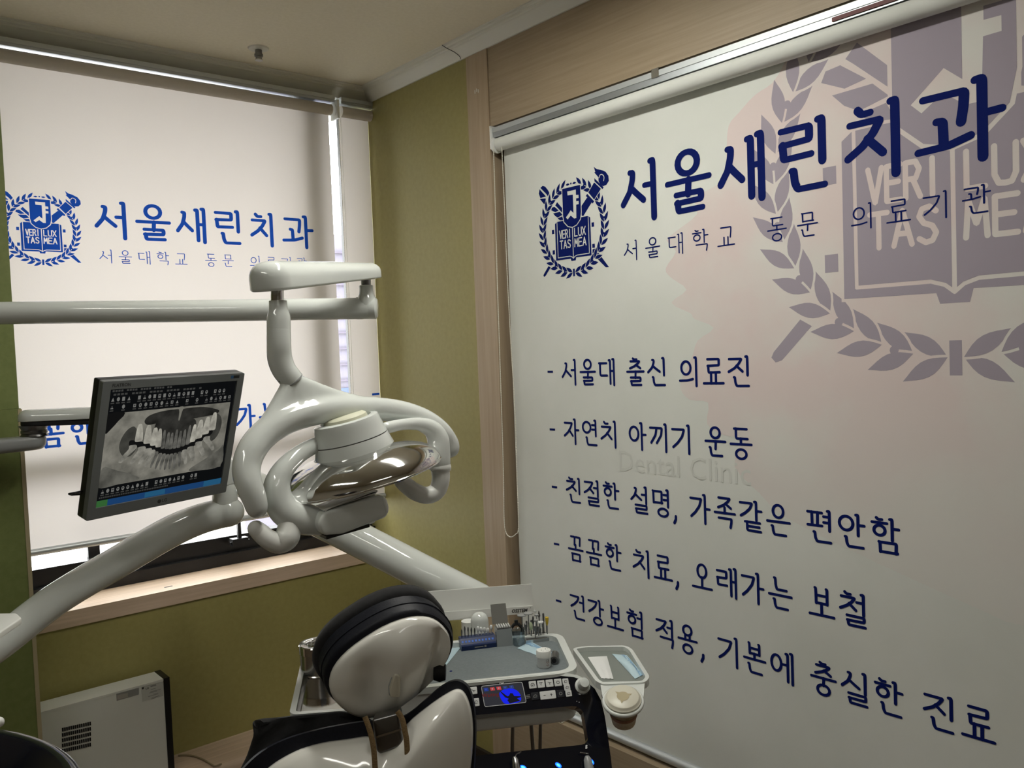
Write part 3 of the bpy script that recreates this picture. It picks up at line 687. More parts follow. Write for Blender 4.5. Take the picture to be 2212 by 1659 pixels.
# ---------- the two blinds on the window wall
def blind_A(name, x0, x1, zb, label, right_br):
    t = thing(name, ((x0+x1)/2, .085, zb), label, 'roller blind')
    b = MB(); b.box((x0, .048, 2.329), (min(x1, -.001), .094, 2.3525)); h = obj('headrail', b, M['alu'], t)
    b = MB(); b.box((x0, .0455, 2.338), (min(x1, -.001), .0478, 2.352)); obj('rail_lip', b, M['alu_w'], h)
    x1 = min(x1, .0072)
    b = MB(); b.tube([(x0+.006, .066, 2.305), (x1-.008, .066, 2.305)], .0195, 20); obj('roller_tube', b, M['fabA'], t, smooth=True)
    b = MB(); b.add([(x0+.008, .085, 2.31), (x1-.008, .085, 2.31), (x1-.008, .085, zb), (x0+.008, .085, zb)], [(0, 1, 2, 3)]); f = obj('fabric', b, M['fabA'], t)
    b = MB(); b.tube([(x0+.008, .085, zb-.004), (x1-.008, .085, zb-.004)], .0105, 12); obj('bottom_rail', b, M['alu_w'], t, smooth=True)
    for bx in right_br:
        b = MB(); b.box((bx-.004, .038, 2.272), (bx+.004, .090, 2.338)); b.lathe([(0, -.006), (.021, -.006), (.021, .006), (0, .006)], (bx, .066, 2.305), (1, 0, 0), 20); obj('end_bracket', b, M['white2'], t, smooth=True)
    return t, f
tA, fA = blind_A('roller_blind', -1.62, -.158, .878, 'backlit cream roller blind with blue crest, behind the monitor', (-.150,))
kA = .1088; pA = lambda x, y, l: V((x, .0838-EPS*l, -y))
crest(lambda u, v, l: V((-1.128+u*kA, .0846, 1.724+v*kA)), M['blueA'], fA, 'crest')
pA = lambda x, y, l: V((x, .0846, -y))
for i, ch in enumerate('서울새린치과'): write(ch, (-.982, -.863, -.737, -.613, -.487, -.371)[i], -1.922, (.103, .113, .104, .100, .093, .122)[i], .122, .0064, pA, fA, M['blueA'], .8)
for i, ch in enumerate('서울대학교동문의료기관'): write(ch, (-.976, -.920, -.863, -.806, -.748, -.650, -.592, -.496, -.438, -.381, -.324)[i]+.003, -1.770, .040, .043, .0013, pA, fA, M['blueA'])
body_line(PB[3], -1.325, -1.264, 1.12, pA, fA, M['blueA'], .0042)
tN, fN = blind_A('roller_blind', -.132, .0075, .878, 'narrow backlit cream roller blind in the window corner by the olive wall', ())
write('-', -.036, -1.312, .032, .10, .004, pA, fN, M['blueA'])
b = MB(); chain(b, [(-.139, .060, 2.29), (-.1395, .060, 1.6), (-.139, .060, .95)], .0022, .009); obj('bead_chain', b, M['bead'], tN)
b = MB(); chain(b, [(-.120, .078, 2.29), (-.119, .078, 1.6), (-.120, .078, .95)], .0018, .009); obj('bead_chain', b, M['bead'], tN)
# loose ring of bead chain lying on the oak panel below the big blind
P = onZ(1208, 1557, .2825)
b = MB(); chain(b, [V((P.x+.02*math.cos(a)+.0, P.y+.017*math.sin(a), .2835)) for a in [2*PI*i/24 for i in range(25)]], .0018, .006)
for i in range(len(b.v)): b.v[i].x = max(b.v[i].x, .002)
tag(obj('chain_ring', b, M['bead']), 'small pale ring of bead chain lying on oak ledge below big blind', 'chain')

# ================================================================== SPRINKLER ON THE CEILING
P = onZ(558, 104, CEIL)
sp = thing('sprinkler_head', (P.x, P.y, CEIL-.04), 'small metal sprinkler head with white rosette on the cream ceiling', 'sprinkler')
b = MB(); b.lathe([(0, 0), (.033, 0), (.030, -.004), (.014, -.006), (0, -.006)], (P.x, P.y, CEIL), (0, 0, 1)); obj('rosette', b, M['crown'], sp, smooth=True)
b = MB(); b.lathe([(0, -.006), (.011, -.006), (.011, -.018), (.0135, -.019), (.0135, -.026), (.010, -.028), (.010, -.036), (0, -.036)], (P.x, P.y, CEIL), (0, 0, 1), 18); obj('valve_body', b, M['steel_d'], sp, smooth=30)
b = MB(); b.lathe([(0, -.036), (.012, -.036), (.012, -.039), (0, -.039)], (P.x, P.y, CEIL), (0, 0, 1), 18); obj('deflector', b, M['steel'], sp)

# ================================================================== CEILING LAMPS (behind and beside the photographer)
def lamp(x, y, lx, ly, label, k):
    lamp_m = emis('lamp_diffuser', (1.0, .98, .895), LAMP_STRENGTH*k)
    t = thing('ceiling_lamp', (x, y, CEIL-.03), label, 'lamp', 'ceiling lamps of the treatment room')
    b = MB(); b.box((x-lx-.02, y-ly-.02, CEIL-.03), (x+lx+.02, y-ly, CEIL)); b.box((x-lx-.02, y+ly, CEIL-.03), (x+lx+.02, y+ly+.02, CEIL)); b.box((x-lx-.02, y-ly, CEIL-.03), (x-lx, y+ly, CEIL)); b.box((x+lx, y-ly, CEIL-.03), (x+lx+.02, y+ly, CEIL)); obj('frame', b, M['white2'], t)
    b = MB(); b.box((x-lx, y-ly, CEIL-.022), (x+lx, y+ly, CEIL-.012)); obj('diffuser', b, lamp_m, t)
lamp(-.70, -1.42, .06, .45, 'long ceiling lamp above the instrument table near the big blind', 1.05)
lamp(-2.25, -1.75, .06, .45, 'long ceiling lamp left of the dental chair', .45)
lamp(-1.9, -3.7, .60, .08, 'long ceiling lamp behind the photographer', .20)

# ================================================================== OPERATING LIGHT
OL = thing('operating_light', (-1.0, -1.2, 1.10), 'white dental operating light with chrome reflector, hanging from a jointed arm', 'dental light')
# horizontal pole
b = MB(); b.tube([at(-60, 677, 1.925), at(400, 672, 1.975), at(796, 666, 2.03)], [.0255, .0255, .0255], 28, round_caps=False)
b.lathe([(0, -.004), (.020, -.004), (.0255, 0), (.0255, .03), (.0265, .031), (.0265, .045)], at(812, 665.5, 2.03), (at(700, 667, 2.03)-at(812, 665.5, 2.03)), 28)
pl = obj('pole', b, M['white'], OL, smooth=True)
P = at(793, 668, 2.03); b = MB(); b.lathe([(.0255, 0), (.0245, .020), (.0205, .029), (.0175, .036), (.0165, .044), (.0165, .055), (.015, .0565), (0, .0565)], P, (0, 0, 1), 28); obj('upright_socket', b, M['white'], OL, smooth=True)
b = MB(); b.tube([P+V((0, 0, .05)), P+V((0, 0, .10))], .0115, 20); obj('pivot_pin', b, M['steel_d'], OL, smooth=True)
# upper arm, D-section, rounded in plan
A0 = at(590, 628, 1.63); A1 = at(795, 603, 2.03); ax = (A1-A0).normalized(); sd = ax.cross(V((0, 0, 1))).normalized(); nu = sd.cross(ax)
L = (A1-A0).length; pl2 = []
for i in range(13): a = PI/2+PI*i/12; pl2.append(A0 + ax*(.042*math.cos(a)) + sd*(.042*math.sin(a)))
for i in range(13): a = -PI/2+PI*i/12; pl2.append(A1 + ax*(.030*math.cos(a)) + sd*(.033*math.sin(a)))
b = MB(); soft_slab(b, pl2, nu, .056, .032, .006, n=6)
for i_, p in enumerate(b.v):
    t_ = min(max((p-A0).dot(ax)/L, 0), 1); b.v[i_] = p-nu*((p-A0).dot(nu)*.30*t_)
obj('upper_arm', b, M['white'], OL, smooth=50)
# drop tube
b = MB(); b.tube([at(599, 625, 1.635), at(599, 662, 1.635)], .0122, 20); obj('pivot_pin', b, M['steel'], OL, smooth=True)
b = MB(); ptube(b, [(600, 650, 1.635, 19), (601, 668, 1.635, 20.5), (602, 684, 1.635, 24.5), (602, 700, 1.635, 25.5), (602, 711.5, 1.635, 25.5)], 4, seg=28); obj('tube_collar', b, M['white'], OL, smooth=True)
b = MB(); ptube(b, [(602, 711, 1.635, 25.0), (602, 713.5, 1.635, 25.6), (602.5, 745, 1.635, 26), (604, 772, 1.64, 26.5), (612, 796, 1.645, 26), (624, 813, 1.65, 25.5), (633, 824, 1.655, 25)], 5, seg=28); o = obj('drop_tube', b, M['white'], OL, smooth=True)
# yoke: bow with a web running up to the drop tube, one continuous shell
rows = [(555, 1096, 1.552, 25), (549, 1075, 1.55, 27), (537, 1045, 1.55, 29.5), (532, 1008, 1.56, 31), (545, 970, 1.575, 32), (571, 938, 1.60, 32), (612, 910, 1.63, 32), (662, 893, 1.66, 31), (720, 884, 1.69, 29), (775, 882, 1.72, 27), (825, 884, 1.75, 26), (872, 892, 1.78, 26), (915, 908, 1.81, 26), (948, 932, 1.835, 26), (968, 958, 1.85, 24), (972, 968, 1.85, 22)]
b = MB(); ptube(b, rows, 4, seg=20, round_caps=True)
for (x, y, d, r) in [(575, 930, 1.60, 25), (600, 912, 1.62, 24), (630, 900, 1.64, 22), (665, 890, 1.66, 21), (700, 884, 1.68, 20), (735, 878, 1.70, 17), (770, 874, 1.72, 14), (805, 872, 1.74, 12)]:
    ptube(b, [(632, 824, 1.655, 21), ((632+x)/2-(4 if x < 650 else -2), (824+y)/2+ (4 if x < 650 else 4), (1.655+d)/2, (20+r)/2-2), (x, y, d, r)], 5, seg=12)
remesh('yoke', b, M['white'], OL, .0042, 14)
b = MB(); b.lathe([(0, -.001), (.0235, -.001), (.0235, .0012), (0, .0012)], at(631, 823, 1.654), at(624, 813, 1.65)-at(633, 824, 1.655), 28); obj('seam_ring', b, M['grey_pl'], OL)
b = MB(); b.lathe([(0, 0), (.0035, 0), (.0035, .001), (0, .001)], at(606, 822, 1.635), -FW, 12); obj('screw_hole', b, M['black'], OL)
# lamp frame: left cheek, lower housing, arms
b = MB()
ptube(b, [(722, 950, 1.70, 16), (700, 956, 1.69, 17), (672, 966, 1.665, 18.5), (640, 986, 1.635, 20.5), (612, 1015, 1.61, 24), (598, 1048, 1.60, 29), (602, 1082, 1.60, 33), (622, 1108, 1.605, 35), (655, 1122, 1.615, 34), (695, 1128, 1.63, 30)], 4, seg=18, round_caps=True)
ptube(b, [(640, 1110, 1.61, 32), (700, 1125, 1.63, 27), (760, 1120, 1.66, 25), (806, 1108, 1.685, 22)], 4, seg=18)
remesh('lamp_frame', b, M['white'], OL, .0042, 10)
# sensor housing under the reflector
PN = (at(826, 1062, 1.70)-at(690, 1098, 1.63)).normalized(); nn = V((0, 0, 1)) - PN*PN.z; nn.normalize(); sdv = PN.cross(nn)
c0 = at(752, 1103, 1.64)
outl = [c0+PN*a*1.0+nn*c for a, c in ((-.072, -.004), (-.060, .014), (.058, .020), (.070, .012), (.073, -.012), (.064, -.026), (-.030, -.034), (-.066, -.026))]
b = MB(); soft_slab(b, [p - sdv*.045 for p in round_poly(outl, .008, 3)], sdv, .075, .006, .006); sh = obj('sensor_housing', b, M['white'], OL, smooth=35)
b = MB(); soft_slab(b, [p - sdv*.030 for p in round_poly([c0+PN*a+nn*c for a, c in ((-.055, .016), (.055, .022), (.060, .028), (.050, .030), (-.045, .020))], .003, 2)], sdv, .05, .003, .003); obj('sensor_cover', b, M['white2'], sh, smooth=35)
b = MB(); b.obox(c0 - PN*.014 - nn*.0345 - sdv*.006, PN, .044, sdv, .026, nn, .003); obj('sensor_window', b, M['black'], sh)
# lamp head and reflector, both turned about the lamp's tilted axis
AX = (UP*.955 - RT*.235 - FW*.16).normalized()
H0 = at(768, 982, 1.70)
b = MB(); b.lathe([(.062, .066), (.060, .072), (.056, .074), (.048, .074), (.046, .069), (0, .069)][::-1] + [(.0625, .062), (.069, .034)], H0, AX, 40, ex=RT, sx=1.06, sy=.92); hd = obj('lamp_head', b, M['white'], OL, smooth=35)
b = MB(); b.lathe([(0, .032), (.069, .032), (.0695, .030), (.0775, .001), (.077, -.002), (0, -.002)], H0, AX, 40, ex=RT, sx=1.06, sy=.92); obj('head_band', b, M['white'], hd, smooth=35)
b = MB(); b.lathe([(0, .0700), (.044, .0700), (.042, .078), (.036, .082), (0, .083)], H0, AX, 32, ex=RT, sx=1.0, sy=.9); obj('vent_cap', b, M['cream'], hd, smooth=35)
b = MB(); b.lathe([(0, -.003), (.079, -.003), (.079, -.006), (0, -.006)], H0, AX, 40, ex=RT, sx=1.06, sy=.92); obj('gasket', b, M['black'], hd)
R0 = at(777, 1031, 1.70); prf = []
for i in range(13):
    t = i/12; an = t*PI/2*.62; prf.append((.156*math.cos(an)**.55 if i else .156, .054*math.sin(an)/math.sin(PI/2*.62)))
    prf[-1] = (prf[-1][0]-.040*t**2.2, prf[-1][1])
inn = [(max(r-.0025, 0), h-.0022) for r, h in prf][::-1]
b = MB(); vs = prf + inn; b.lathe(vs, R0, AX, 64, ex=RT, sx=1.06, sy=.80); rf = obj('reflector', b, M['chrome'], OL, smooth=50)
b = MB(); ring = []
aa = (RT - AX*RT.dot(AX)).normalized(); bb2 = AX.cross(aa)
for i in range(65): a = 2*PI*i/64; ring.append(R0 + aa*(.156*1.06*math.cos(a)) + bb2*(.156*.80*math.sin(a)))
b.tube(ring, .0022, 8, caps=False); obj('rim', b, M['chrome'], rf, smooth=True)
b = MB(); b.lathe([(0, .030), (.020, .030), (.022, .012), (.016, -.004), (0, -.006)], R0, AX, 20); obj('bulb_cover', b, M['steel_d'], rf, smooth=True)
# right arm of the lamp frame and the two grip hooks
b = MB(); ptube(b, [(835, 924, 1.715, 14), (870, 917, 1.74, 13), (905, 916, 1.77, 15), (932, 926, 1.79, 20), (946, 948, 1.80, 24), (948, 975, 1.80, 25), (950, 1004, 1.80, 24)], 5, seg=18, round_caps=True); remesh('frame_arm', b, M['white'], OL, .004, 6)
b = MB(); ptube(b, [(950, 1006, 1.80, 23.5), (951, 1012, 1.80, 24), (951, 1016, 1.80, 22)], 3, seg=24); obj('grip_collar', b, M['white2'], OL, smooth=True)
b = MB(); ptube(b, [(951, 1012, 1.80, 20), (952, 1036, 1.80, 19.5), (944, 1060, 1.80, 19), (922, 1070, 1.79, 18.5), (896, 1062, 1.78, 18.5), (876, 1047, 1.77, 17.5), (867, 1040, 1.765, 16)], 6, seg=22, round_caps=True); obj('grip', b, M['white2'], OL, smooth=True)
b = MB(); ptube(b, [(624, 1138, 1.595, 24), (620, 1160, 1.59, 27), (602, 1172, 1.585, 24), (580, 1165, 1.575, 21), (562, 1150, 1.57, 20), (553, 1142, 1.565, 18)], 6, seg=22, round_caps=True); obj('grip', b, M['white2'], OL, smooth=True)

# ================================================================== MONITOR WITH THE DENTAL X-RAY
MC = V((-1.057, -.714, 1.237)); MU = V((.948, .317, .004)).normalized(); MV = V((.090, -.281, .955)); MV = (MV - MU*MU.dot(MV)).normalized(); MN = MU.cross(MV)   # MN faces the viewer
if MN.dot(CAM-MC) < 0: MN = -MN
mo = thing('monitor', MC - MV*.16, 'silver-framed monitor showing a panoramic dental x-ray', 'monitor')
SW, SH = .3376, .2701
def scr(u, v, l=0): return MC + MU*((u-.5)*SW) + MV*((.5-v)*SH) + MN*(.0006+.00012*l)
o0 = (-.0185, .019, .0325)     # side, top, bottom bezel
out = [MC+MU*(-SW/2-.0195)+MV*(SH/2+.0185), MC+MU*(SW/2+.0195)+MV*(SH/2+.0185), MC+MU*(SW/2+.0195)+MV*(-SH/2-.026), MC+MU*(-SW/2-.0195)+MV*(-SH/2-.026)]
inr = [MC+MU*(-SW/2)+MV*(SH/2), MC+MU*(SW/2)+MV*(SH/2), MC+MU*(SW/2)+MV*(-SH/2), MC+MU*(-SW/2)+MV*(-SH/2)]
b = MB(); b.prism([p-MN*.010 for p in round_poly(out, .004, 3)], MN, .014, holes=[[p-MN*.010 for p in inr]]); obj('bezel', b, mat('silver_grey_bezel', (.155, .165, .165), .38, metal=.3), mo)
b = MB(); soft_slab(b, [p-MN*.010 for p in round_poly(out, .004, 3)], -MN, .024, .008, .001); bk = obj('back_shell', b, M['black'], mo, smooth=35)
b = MB(); b.obox(MC-MN*.045-MV*.02, MU, .07, MV, .06, MN, .014); obj('mount_plate', b, M['black'], bk)
b = MB(); b.add([scr(0, 0, -3), scr(1, 0, -3), scr(1, 1, -3), scr(0, 1, -3)], [(0, 1, 2, 3)]); sc_ = obj('screen', b, emis('screen_black', (.004, .0045, .005), 1), mo)
EMs = {}
def ems(k, c, s=1.0):
    if k not in EMs: EMs[k] = emis('screen_'+k, c, s)
    return EMs[k]
def quad(mb, u0, v0, u1, v1, l): mb.add([scr(u0, v0, l), scr(u1, v0, l), scr(u1, v1, l), scr(u0, v1, l)], [(0, 1, 2, 3)])
b = MB(); quad(b, 0, .945, 1, 1, 0); obj('taskbar', b, ems('blue', (.010, .045, .135)), sc_)
b = MB(); quad(b, 0, .945, .085, 1, 1); obj('start_button', b, ems('green', (.03, .11, .03)), sc_)
b = MB(); quad(b, .36, .948, .52, .995, 1); quad(b, .845, .945, 1, 1, 1); obj('task_buttons', b, ems('blue2', (.016, .085, .17)), sc_)
xr = emis_noise('xray_bone', (.085, .083, .070), (.23, .22, .185), 26, 1.0)
b = MB(); quad(b, 0, .205, .975, .828, 1); xi = obj('xray_image', b, xr, sc_)
def blob(name, pts, m, l, par=xi, n=5):
    b = MB(); b.flat([scr(u, v, l) for u, v in spline(pts, n, True)]); return obj(name, b, m, par)
dk = emis_noise('xray_dark', (.008, .008, .007), (.035, .034, .030), 30); dk2 = ems('dark2', (.006, .006, .006)); md = emis_noise('xray_mid', (.030, .030, .026), (.055, .054, .046), 40); hz = emis_noise('xray_haze', (.055, .054, .046), (.13, .127, .108), 34)
blob('air_space', [(0, .207), (.13, .207), (.09, .27), (.04, .34), (0, .37)], dk2, 2, n=2)
blob('jaw_shadow', [(.02, .66), (.12, .70), (.24, .76), (.30, .81), (.16, .826), (.0, .826)], hz, 2, n=4)
blob('jaw_shadow', [(.70, .80), (.80, .74), (.93, .66), (.97, .62), (.972, .82), (.74, .826)], hz, 2, n=4)
blob('air_space', [(.28, .30), (.31, .255), (.40, .228), (.52, .222), (.56, .23), (.60, .222), (.74, .225), (.86, .26), (.885, .285), (.84, .31), (.72, .32), (.55, .335), (.40, .33), (.31, .335)], dk, 3)
blob('air_space', [(.16, .36), (.205, .335), (.235, .38), (.235, .46), (.25, .50), (.235, .56), (.20, .595), (.15, .58), (.118, .51), (.125, .43)], md, 3)
blob('air_space', [(.855, .30), (.905, .33), (.925, .41), (.905, .51), (.86, .56), (.825, .52), (.82, .44), (.835, .36)], md, 3)
blob('soft_tissue', [(.37, .33), (.50, .335), (.58, .33), (.68, .33), (.70, .42), (.66, .55), (.56, .60), (.46, .59), (.39, .50)], dk, 3.5)
blob('air_space', [(.19, .455), (.27, .475), (.36, .515), (.44, .56), (.51, .575), (.58, .575), (.66, .555), (.76, .50), (.84, .455), (.85, .49), (.77, .545), (.68, .60), (.58, .635), (.51, .64), (.43, .615), (.34, .565), (.26, .525), (.20, .52)], dk2, 4)
blob('nasal_septum', [(.535, .206), (.575, .206), (.565, .25), (.555, .32), (.545, .32), (.543, .25)], ems('sept', (.16, .155, .13)), 5)
rt_ = random.Random(3)
tb = [emis_noise('tooth_a', (.22, .21, .18), (.44, .425, .36), 60), emis_noise('tooth_b', (.12, .117, .10), (.28, .27, .232), 60), emis_noise('tooth_c', (.045, .045, .040), (.14, .136, .12), 60)]
def tooth(u, vc, wd, up, dn, lean, l, m):
    """crown edge at vc; the root runs 'up' away from it"""
    s = 1 if up > 0 else -1
    P = [(u-wd*.48, vc+s*dn), (u-wd*.44, vc+s*dn*.15), (u, vc), (u+wd*.44, vc+s*dn*.15), (u+wd*.48, vc+s*dn), (u+wd*.40+lean*.6, vc+up*.6), (u+wd*.24+lean, vc+up*.94), (u+lean*.9, vc+up), (u-wd*.24+lean, vc+up*.94), (u-wd*.40+lean*.6, vc+up*.6)]
    blob('tooth', P, m, l, n=3)
BITE = [(.20, .455), (.27, .475), (.36, .515), (.44, .56), (.51, .578), (.58, .577), (.66, .555), (.76, .50), (.84, .455), (.9, .42)]
def bite(u):
    for (a, c), (e, g) in zip(BITE, BITE[1:]):
        if a <= u <= e: return c+(g-c)*(u-a)/(e-a)
    return BITE[0][1] if u < .2 else BITE[-1][1]
for i, u in enumerate([.255, .322, .375, .412, .448, .482, .512, .545, .578, .612, .648, .688, .735, .79, .845]):
    e = abs(i-7)/7; tooth(u, bite(u)+.004, .060 if e > .7 else (.046 if e > .5 else .032), -.15-.03*rt_.random(), .035, .015*(u-.54), 6+i*.1, tb[0] if e > .55 else (tb[2] if e < .45 else tb[1]))
for i, u in enumerate([.215, .285, .335, .372, .405, .437, .467, .497, .527, .558, .592, .632, .682, .745, .81]):
    e = abs(i-7)/7; tooth(u, bite(u)+.048-.012*e, .060 if e > .7 else (.044 if e > .5 else .029), .145, .035, .24*(u-.53), 8+i*.1, tb[1] if e > .55 else tb[2])
for (u, v) in ((.50, .84), (.435, .83), (.64, .80), (.67, .79)): pass
ic = MB(); tx = MB(); ib = MB()
r2 = random.Random(11)
for row, (v0, v1, n, u0, u1) in enumerate(((.072, .105, 24, .03, .90), (.140, .168, 24, .03, .96), (.852, .885, 22, .04, .80))):
    for i in range(n):
        u = u0+(u1-u0)*i/(n-1)
        if r2.random() < .12: continue
        k = r2.choice([0, 1, 2]); wv = .011
        if k == 0: quad(ic, u-wv, v0, u+wv*.8, v1, 2)
        elif k == 1: ic.flat([scr(u+wv*math.cos(a), (v0+v1)/2+.018*math.sin(a), 2) for a in [2*PI*j/9 for j in range(9)]])
        else: ic.flat([scr(u-wv, v1, 2), scr(u+wv, v1, 2), scr(u, v0, 2)])
        quad(tx, u-wv*1.2, v1+.010, u+wv*1.1, v1+.020, 2)
        if r2.random() < .5: quad(ib, u-wv*.5, v0+.006, u+wv*.4, v0+.02, 3)
for v, u0, n, s in ((.018, .02, 22, .020), (.048, .03, 26, .026)):
    for i in range(n):
        if i % 5 != 4: quad(tx, u0+i*s, v-.008, u0+i*s+s*.75, v+.008, 2)
for i in range(40): quad(tx, .02+i*.013, .915, .02+i*.013+.009, .928, 2)
for nm_, mb_, m_ in (('toolbar_icons', ic, ems('icon', (.15, .15, .14))), ('toolbar_text', tx, ems('text', (.045, .045, .042))), ('icon_details', ib, ems('icond', (.03, .03, .03)))): obj(nm_, mb_, m_, sc_)['kind'] = 'stuff'
b = MB(); quad(b, .985, -.045, 1.01, -.02, 30); quad(b, .94, -.045, .982, -.02, 30)
obj('energy_sticker', MB().add([MC+MU*(SW/2-.022)+MV*(SH/2+.014)+MN*.0044, MC+MU*(SW/2+.004)+MV*(SH/2+.014)+MN*.0044, MC+MU*(SW/2+.004)+MV*(SH/2+.0065)+MN*.0044, MC+MU*(SW/2-.022)+MV*(SH/2+.0065)+MN*.0044], [(0, 1, 2, 3)]), M['black'], mo)
obj('energy_sticker', MB().add([MC+MU*(SW/2-.022)+MV*(SH/2+.014)+MN*.0046, MC+MU*(SW/2-.014)+MV*(SH/2+.014)+MN*.0046, MC+MU*(SW/2-.014)+MV*(SH/2+.0065)+MN*.0046, MC+MU*(SW/2-.022)+MV*(SH/2+.0065)+MN*.0046], [(0, 1, 2, 3)]), mat('sticker_blue', (.02, .09, .22), .4), mo)
obj('brand_lettering', text_mb('FLATRON', .010, MC-MU*(SW/2-.024)+MV*(SH/2+.0085)+MN*.0044, MU, MV, bold=.0002), M['dark_txt'], mo)
obj('brand_lettering', text_mb('LG', .011, MC+MU*.006-MV*(SH/2+.0135)+MN*.0044, MU, MV, bold=.0003), M['dark_txt'], mo)
b = MB(); b.lathe([(0, 0), (.0048, 0), (.0048, .0006), (0, .0006)], MC-MU*.008-MV*(SH/2+.0135)+MN*.0042, MN, 20); obj('brand_mark', b, M['dark_txt'], mo)
b = MB(); b.tube([MC-MU*.18-MV*.10-MN*.02, MC-MU*.205-MV*.102-MN*.022, MC-MU*.212-MV*.106-MN*.03, MC-MU*.203-MV*.111-MN*.035, MC-MU*.18-MV*.112-MN*.03], .0025, 8); obj('cable_loop', b, M['black'], mo, smooth=True)

# ================================================================== ARMS OF THE DENTAL UNIT
am = thing('unit_arm', at(495, 1140, 2.27)+V((0, 0, -.01)), 'thick white curved arm carrying the monitor, rising from the lower left', 'arm')
b = MB(); ptube(b, [(-90, 1452, 1.80, 37), (0, 1388, 1.87, 37), (86, 1320, 1.94, 36), (147, 1278, 1.99, 35), (253, 1215, 2.08, 35), (362, 1152, 2.18, 34.5), (425, 1124, 2.235, 33), (470, 1111, 2.265, 32), (495, 1106, 2.275, 32)], 6, seg=28, round_caps=True); obj('arm_tube', b, M['white'], am, smooth=True)
P = at(487, 1098, 2.275); b = MB(); b.lathe([(.0335, 0), (.0325, .02), (.031, .055), (.030, .057), (0, .057)], P+V((0, 0, .008)), (0, 0, 1), 28); obj('post', b, M['white'], am, smooth=True)
b = MB(); soft_slab(b, [P+V((0,0,.064))+MU*a+V((-MU.y, MU.x, 0))*c for a, c in ((-.06, .04), (.036, .034), (.046, 0), (.036, -.032), (-.03, -.03), (-.10, -.025))], Z3, .066, .008, .004); obj('monitor_neck', b, M['white'], am, smooth=35)
da = thing('unit_arm', at(1000, 1290, 2.13), 'thick straight white arm sloping down from behind the light to the instrument table', 'arm')
b = MB(); ptube(b, [(520, 1037, 2.36, 34), (640, 1098, 2.30, 36), (800, 1178, 2.22, 37.5), (920, 1240, 2.20, 38), (1035, 1299, 2.21, 38.5)], 4, seg=28, round_caps=True); obj('arm_tube', b, M['white'], da, smooth=True)
# jointed arm at the far left, behind the monitor
ja = thing('jointed_arm', at(60, 975, 2.07), 'slim white and grey jointed arm with dark swivel, left of the monitor', 'arm')
def caps_slab(mb, A, B, ra, rb, th, bt, bb):
    ax = (B-A).normalized(); sd = ax.cross(V((0, 0, 1))).normalized(); nu = sd.cross(ax); P = []
    for i in range(11): a = PI/2+PI*i/10; P.append(A+ax*(ra*math.cos(a))+sd*(ra*math.sin(a)))
    for i in range(11): a = -PI/2+PI*i/10; P.append(B+ax*(rb*math.cos(a))+sd*(rb*math.sin(a)))
    return soft_slab(mb, P, nu, th, bt, bb, n=5)
b = MB(); caps_slab(b, at(76, 909, 2.07), at(330, 897, 2.16), .037, .037, .028, .020, .002); obj('upper_link', b, M['white'], ja, smooth=50)
b = MB(); caps_slab(b, at(78, 919, 2.07), at(330, 911, 2.16), .033, .030, .0115, .002, .003); obj('link_underside', b, M['black_sat'], ja, smooth=50)
P = at(74, 936, 2.07); b = MB(); b.lathe([(.034, .020), (.028, .012), (.027, .008), (.029, .007), (.029, .001), (.027, 0), (.031, -.006)], P, (0, 0, 1), 28); obj('swivel', b, M['steel_d'], ja, smooth=35)
b = MB(); caps_slab(b, at(66, 972, 2.07), at(-150, 996, 1.95), .036, .036, .034, .009, .018); obj('lower_link', b, M['grey_pl'], ja, smooth=50)

# ================================================================== INSTRUMENT TABLE (delivery unit)
TZ = .76
FL, FR, BR, BL = onZ(762, 1501, TZ), onZ(1254, 1451, TZ), onZ(1212, 1365, TZ), onZ(776, 1400, TZ)
SL0, SL1, SL2, SL3 = onZ(624, 1544, TZ), onZ(758, 1534, TZ), onZ(774, 1401, TZ), onZ(655, 1409, TZ)
TU = (FR-FL).normalized(); TBk = V((-TU.y, TU.x, 0))
it = thing('instrument_table', ((FL+BR)/2).xy.to_3d()+V((0, 0, .60)), 'white dental instrument table with grey mat and navy control panel', 'dental unit')
Z3 = V((0, 0, 1))
lo = round_poly([FL, FR, BR, BL], [.016, .05, .045, .016], 6); loi = round_poly(shrink([FL, FR, BR, BL], .016), [.006, .036, .030, .006], 6)
b = MB(); soft_slab(b, [p-Z3*.105 for p in inset(lo, Z3, .004)], Z3, .092, .002, .012); tb_ = obj('table_body', b, M['white2'], it, smooth=35)
b = MB(); b.prism([p-Z3*.013 for p in lo], Z3, .013, holes=[[p-Z3*.013 for p in loi]]); obj('rim', b, M['white'], it)
b = MB(); b.flat([p-Z3*.0122 for p in loi]); obj('mat', b, M['mat_grey'], it)
sl = round_poly([SL0, SL1, SL2, SL3], [.020, .014, .014, .020], 6); sli = round_poly(shrink([SL0, SL1, SL2, SL3], .011), [.010, .006, .006, .010], 6); slj = round_poly(shrink([SL0, SL1, SL2, SL3], .0185), [.006, .004, .004, .006], 6)
b = MB(); soft_slab(b, [p-Z3*.040 for p in inset(sl, Z3, .003)], Z3, .027, .002, .010); obj('wing_body', b, M['white2'], it, smooth=35)
b = MB(); b.prism([p-Z3*.013 for p in sl], Z3, .013, holes=[[p-Z3*.013 for p in sli]]); obj('wing_rim', b, M['white'], it)
b = MB(); b.prism([p-Z3*.0125 for p in sli], Z3, .0075, holes=[[p-Z3*.0125 for p in slj]]); obj('plate_rim', b, M['steel_d'], it)
b = MB(); b.prism([p-Z3*.0125 for p in slj], Z3, .004); obj('steel_plate', b, M['mirror'], it)
P = onZ(974, 1450, TZ-.012); b = MB(); b.lathe([(0, 0), (.003, 0), (.003, .0006), (0, .0006)], P, Z3, 10); obj('blue_speck', b, M['blue_pr'], it)
